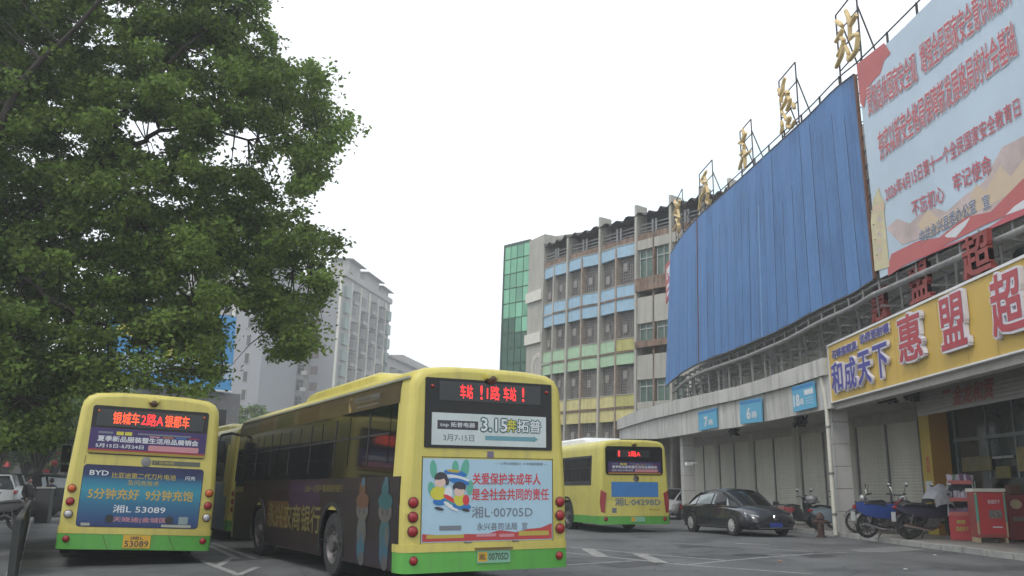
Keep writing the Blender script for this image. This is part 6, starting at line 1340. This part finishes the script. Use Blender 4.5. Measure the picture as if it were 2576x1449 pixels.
# long low row closing the street on the left
rw = thing('shop_row', 'long dim row of low shops closing the street beyond the parked cars', 'building', (-30, 78, 0), world=True)
MB().box2((-62, 78, 0), (-19, 86, 6.5)).build('wall', mat('row_grey', (.10, .10, .095), .9, var=.3, vscale=.5), rw)
for k in range(11): MB().box2((-60 + k * 3.7, 77.9, .1), (-57.2 + k * 3.7, 77.98, 3)).build('shop_opening', mat('opening_dark', (.02, .02, .02), .8), rw); MB().box2((-60 + k * 3.7, 77.6, 3.1), (-57.2 + k * 3.7, 77.9, 3.9)).build('shop_sign', random.choice([p_red, p_blue, signblue, cream, p_gold]), rw)

# ================================================================== TREES
leafm = mat('camphor_leaf', (.160, .245, .055), .55, var=.45, vscale=.8, trans=.58, island=.45, spec=.3)
leafd = mat('camphor_leaf_far', (.15, .23, .07), .6, var=.4, vscale=.5, trans=.35, island=.4, spec=.2)
bark = mat('bark', (.035, .030, .024), .95, var=.3, vscale=5, bump=.6, bscale=12)
def to_px(P):
    d = P - np.array(CP); z = d @ np.array(fw); return W_PX / 2 + F_PX * (d @ np.array(RT)) / z, H_PX / 2 - F_PX * (d @ np.array(UP)) / z
def leaves(name, P, size, mt, parent, ratio=.5, droop=.3):
    n = len(P); a = np.random.normal(size=(n, 3)); a[:, 2] = a[:, 2] * .6 - droop; a /= np.linalg.norm(a, axis=1)[:, None]
    b = np.random.normal(size=(n, 3)); b[:, 2] += .6; b = np.cross(a, b); b /= np.linalg.norm(b, axis=1)[:, None] + 1e-6; c = np.cross(a, b)
    s = (size * np.random.uniform(.7, 1.25, n))[:, None]
    v = np.stack([P, P + a * s * .5 + b * s * ratio * .5 + c * s * .06, P + a * s, P + a * s * .5 - b * s * ratio * .5 + c * s * .06], 1).reshape(-1, 3)
    me = bpy.data.meshes.new(name); me.vertices.add(4 * n); me.vertices.foreach_set('co', v.astype(np.float32).ravel())
    idx = np.arange(n)[:, None] * 4; tri = np.concatenate([idx + [0, 1, 2], idx + [0, 2, 3]], 1).astype(np.int32).ravel()
    me.loops.add(len(tri)); me.loops.foreach_set('vertex_index', tri); me.polygons.add(2 * n); me.polygons.foreach_set('loop_start', np.arange(0, 6 * n, 3, dtype=np.int32))
    me.update(calc_edges=True); me.validate(); me.materials.append(mt)
    return link(name, me, parent, kind='stuff')
def inpoly(x, y, poly):
    r = np.zeros(len(x), bool); j = len(poly) - 1
    for i in range(len(poly)):
        xi, yi = poly[i]; xj, yj = poly[j]; c = ((yi > y) != (yj > y)) & (x < (xj - xi) * (y - yi) / (yj - yi + 1e-9) + xi); r ^= c; j = i
    return r
OUT = [(-420, -380), (640, -380), (700, -60), (690, 0), (705, 60), (712, 130), (745, 172), (775, 170), (795, 145), (835, 190), (850, 240), (885, 238), (905, 310), (898, 350), (850, 390), (852, 440), (805, 478), (765, 500),
       (790, 560), (830, 580), (868, 600), (885, 645), (850, 680), (848, 740), (815, 790), (818, 850), (790, 908), (740, 900), (700, 908), (655, 860), (640, 790), (600, 755), (560, 780), (578, 850), (588, 905), (560, 965), (520, 1000), (440, 985), (330, 965),
       (260, 985), (190, 1010), (170, 1100), (140, 1140), (-100, 1120), (-420, 1100)]
GAPS = [(355, 322, 52, 22, .97), (425, 328, 40, 14, .9), (375, 365, 45, 22, .85), (320, 290, 30, 20, .7), (620, 350, 48, 24, .95), (590, 385, 55, 26, .75), (530, 400, 30, 18, .7), (700, 440, 40, 45, .75), (720, 500, 35, 30, .75), (300, 25, 38, 22, .85), (270, 85, 28, 26, .7),
        (228, 112, 22, 14, .8), (285, 170, 35, 18, .6), (240, 590, 40, 20, .8), (175, 345, 22, 16, .8), (200, 375, 26, 18, .7), (410, 505, 35, 18, .8), (175, 455, 20, 12, .7), (560, 20, 40, 15, .6), (540, 180, 25, 12, .5), (640, 90, 20, 14, .7), (690, 40, 20, 30, .5),
        (330, 865, 50, 30, .55), (420, 900, 90, 40, .5), (350, 930, 70, 22, .6), (480, 960, 60, 16, .55), (470, 725, 28, 22, .8), (560, 700, 30, 20, .6), (605, 700, 28, 40, .7), (650, 640, 25, 20, .5), (140, 880, 60, 20, .3), (285, 810, 40, 16, .6), (700, 700, 20, 18, .5), (130, 260, 16, 8, .7), (610, 610, 24, 12, .5)]
LIMBS = [[(-350, 1100, 21, .34), (-330, 900, 21.5, .30), (-220, 720, 21.5, .24), (-60, 640, 22, .20), (60, 595, 22, .17), (170, 548, 22, .14), (300, 535, 22.5, .11), (400, 590, 23, .08), (520, 615, 23.5, .06), (640, 640, 24, .04), (780, 700, 24, .02)],
         [(-220, 800, 21, .22), (-60, 712, 21, .15), (60, 702, 21, .12), (150, 765, 21, .09), (240, 812, 21.5, .07), (330, 808, 22, .05), (430, 870, 22, .035), (500, 930, 22, .02)],
         [(-60, 640, 22, .16), (100, 520, 22, .12), (230, 430, 22, .11), (325, 378, 22, .10), (372, 345, 22, .08), (450, 322, 22, .06), (550, 330, 22.5, .05), (650, 348, 23, .035), (800, 330, 23, .015)],
         [(170, 548, 22, .10), (300, 465, 22, .07), (400, 448, 22, .05), (470, 405, 22.5, .03)],
         [(-120, 640, 22, .2), (-60, 420, 20, .15), (60, 200, 20, .11), (200, 60, 20, .07), (330, -100, 20, .04)],
         [(230, 430, 22, .09), (330, 250, 21, .07), (460, 120, 21, .05), (600, 20, 21.5, .03), (660, -60, 21.5, .02)],
         [(300, 535, 22.5, .09), (420, 690, 22, .06), (520, 800, 22, .04), (560, 900, 22, .02)], [(520, 615, 23.5, .05), (640, 750, 23, .035), (720, 860, 23, .015)], [(60, 702, 21, .08), (40, 850, 21, .05), (60, 1000, 21, .03)]]
root = atZ(-350, 1290, 0); root = V(atY(-350, 1100, 19.8).x, 19.8, 0)
tr = thing('camphor_tree', 'big spreading camphor tree whose crown fills the upper left of the view', 'tree', root, world=True)
m_ = MB(); pts_all = []
for k, L in enumerate(LIMBS):
    P = [atY(x, y, Y - 1.2) for x, y, Y, _ in L]; rr = [r * .72 for *_, r in L]
    if k == 0: P = [root, root + V(.1, 0, 1.2)] + P; rr = [.46, .38] + rr
    Q, R2 = [], []
    for i in range(len(P) - 1):
        for t in (0, .33, .66):
            j = V(random.gauss(0, .05), random.gauss(0, .05), random.gauss(0, .05)) if t else V(0, 0, 0); Q.append(P[i].lerp(P[i + 1], t) + j); R2.append(lerp(rr[i], rr[i + 1], t))
    Q.append(P[-1]); R2.append(rr[-1]); m_.tube(Q, R2, 8); pts_all += list(zip(Q, R2))
m_.build('trunk', bark, tr, smooth=60)
# clumps
n0 = 9000; xs = np.random.uniform(-420, 910, n0); ys2 = np.random.uniform(-380, 1130, n0); ok = inpoly(xs, ys2, OUT)
xs, ys2 = xs[ok], ys2[ok]; keep = np.ones(len(xs), bool)
for gx, gy, rx, ry, pr in GAPS:
    ins = ((xs - gx) / (rx * .9)) ** 2 + ((ys2 - gy) / (ry * .9)) ** 2 < 1; keep &= ~(ins & (np.random.rand(len(xs)) < pr))
xs, ys2 = xs[keep], ys2[keep]; sel = []
cen = []
for x, y in zip(xs, ys2):
    if len(cen) >= 3300: break
    Y = random.triangular(18.0, 25.5, 21.5)
    if x > 600: Y = random.uniform(20.5, 25)
    P = np.array(atY(x, y, Y))
    if all((P[0] - q[0]) ** 2 + (P[1] - q[1]) ** 2 + (P[2] - q[2]) ** 2 > .24 ** 2 for q in cen[-400:]): cen.append(P)
cen = np.array(cen); LP = []
twm = MB(); pa = np.array([list(p) for p, r in pts_all]); tw = 0
for c_ in cen:
    nl = int(random.uniform(90, 185)); r_ = random.uniform(.28, .55)
    d_ = np.random.normal(size=(nl, 3)); d_ /= np.linalg.norm(d_, axis=1)[:, None]; d_ *= (np.random.rand(nl) ** .45)[:, None] * r_ * np.array([1.1, 1.1, .62])
    LP.append(c_ + d_)
    if random.random() < .45:
        j = np.argmin(((pa - c_) ** 2).sum(1)); a = V(*pa[j]); b = V(*c_)
        if (a - b).length < 3.0: mid = a.lerp(b, .5) + V(0, 0, .12); twm.tube([a, mid, b], [.022, .014, .006], 4, False)
twm.build('twigs', bark, tr, kind='stuff')
LP = np.concatenate(LP); X_, Y2_ = to_px(LP); kp = np.ones(len(LP), bool)
for gx, gy, rx, ry, pr in GAPS:
    wob = 1 + .35 * np.sin(X_ * .11 + gy) * np.cos(Y2_ * .13 + gx)
    ins = ((X_ - gx) / rx) ** 2 + ((Y2_ - gy) / ry) ** 2 < wob; kp &= ~(ins & (np.random.rand(len(LP)) < pr * .93))
out_ = ~inpoly(X_ + 16, Y2_, OUT); kp &= ~(out_ & (np.random.rand(len(LP)) < .85)); LP = LP[kp]; leaves('crown', LP, .128, leafm, tr, .62)
# background trees
def bg_tree(label, px, py0, py1, Y, rad, nclump, leafsize, mt, trunk_h=None, group='trees lining the far street', per=90):
    top = atY(px, py0, Y); bot = atY(px, py1, Y); base = V(top.x, Y, 0); t_ = thing('street_tree', label, 'tree', base, group=group)
    cz = (top.z + bot.z) / 2; rz = (top.z - bot.z) / 2; m_ = MB().tube([V(0, 0, 0), V(.05, 0, bot.z * .6), V(0, .1, cz)], [.22, .17, .08], 8)
    for k in range(7):
        a = k * 2.4; e = V(rad * .6 * math.cos(a), rad * .6 * math.sin(a), cz + random.uniform(-.3, .5) * rz); m_.tube([V(0, .05, bot.z * .7), V(e.x * .5, e.y * .5, (bot.z * .7 + e.z) / 2 + .3), e], [.09, .06, .02], 6)
    m_.build('trunk', bark, t_, smooth=60); P = []
    for _ in range(nclump):
        v_ = np.random.normal(size=3); v_ /= np.linalg.norm(v_); v_ *= np.random.rand() ** .38; c_ = np.array([v_[0] * rad, v_[1] * rad * .8, cz + v_[2] * rz]); r_ = rad * random.uniform(.12, .26)
        d_ = np.random.normal(size=(per, 3)); d_ /= np.linalg.norm(d_, axis=1)[:, None]; d_ *= (np.random.rand(per) ** .5)[:, None] * r_ * np.array([1.1, 1.1, .7]); P.append(c_ + d_)
    leaves('crown', np.concatenate(P), leafsize, mt, t_, .6)
leafl = mat('bright_leaf', (.17, .26, .08), .6, var=.4, vscale=.6, trans=.4, island=.4, spec=.2)
bg_tree('darker street tree at the far left over the parked cars', -20, 760, 1130, 34, 3.3, 130, .20, leafd)
bg_tree('pale leafy tree low behind the walking person', 150, 1000, 1185, 70, 4.4, 120, .30, leafl)
bg_tree('low dark green tree behind the white van', -10, 980, 1180, 60, 5.0, 120, .30, leafd)
bg_tree('lighter street tree between the left picture edge and the left bus', 130, 880, 1150, 44, 3.4, 130, .24, leafl)
bg_tree('bright green street tree right behind the left end of the bus roof', 235, 930, 1140, 52, 3.0, 110, .26, leafl)
bg_tree('tall street tree deep behind the parked cars at left', 40, 820, 1120, 56, 4.0, 130, .28, leafl)
bg_tree('street tree just behind the red pole sign', 90, 960, 1160, 62, 4.2, 120, .30, leafd)
bg_tree('leafy street tree far left beyond the white estate car', -90, 850, 1150, 46, 4.0, 120, .24, leafd)
bg_tree('round bushy tree rising between the two nearest buses', 618, 1012, 1100, 88, 2.2, 70, .34, leafd, per=60)
bg_tree('small bushy tree just right of the left bus roof', 562, 1020, 1110, 80, 2.0, 60, .34, leafd, per=60)
bg_tree('bushy tree directly behind the left bus roof corner', 520, 985, 1100, 70, 2.4, 70, .32, leafd, per=60)

hz = bpy.data.materials.new('lens_veil_air'); hz.use_nodes = True; ht = hz.node_tree; ht.nodes.clear()
ho = ht.nodes.new('ShaderNodeOutputMaterial'); hv = ht.nodes.new('ShaderNodeVolumePrincipled'); hv.inputs['Color'].default_value = (.93, .95, .96, 1)
hv.inputs['Density'].default_value = VEIL_HAZE; hv.inputs['Anisotropy'].default_value = .2; ht.links.new(hv.outputs[0], ho.inputs['Volume'])
MB().box2((-520, -170, -1), (520, 920, 62)).build('lens_veil_haze', hz, kind='stuff')  # added air volume that lifts the blacks, imitating a lens veil
bpy.data.objects.remove(_to); bpy.data.curves.remove(_tc)
for o in WORLDROOTS: del o['_w']
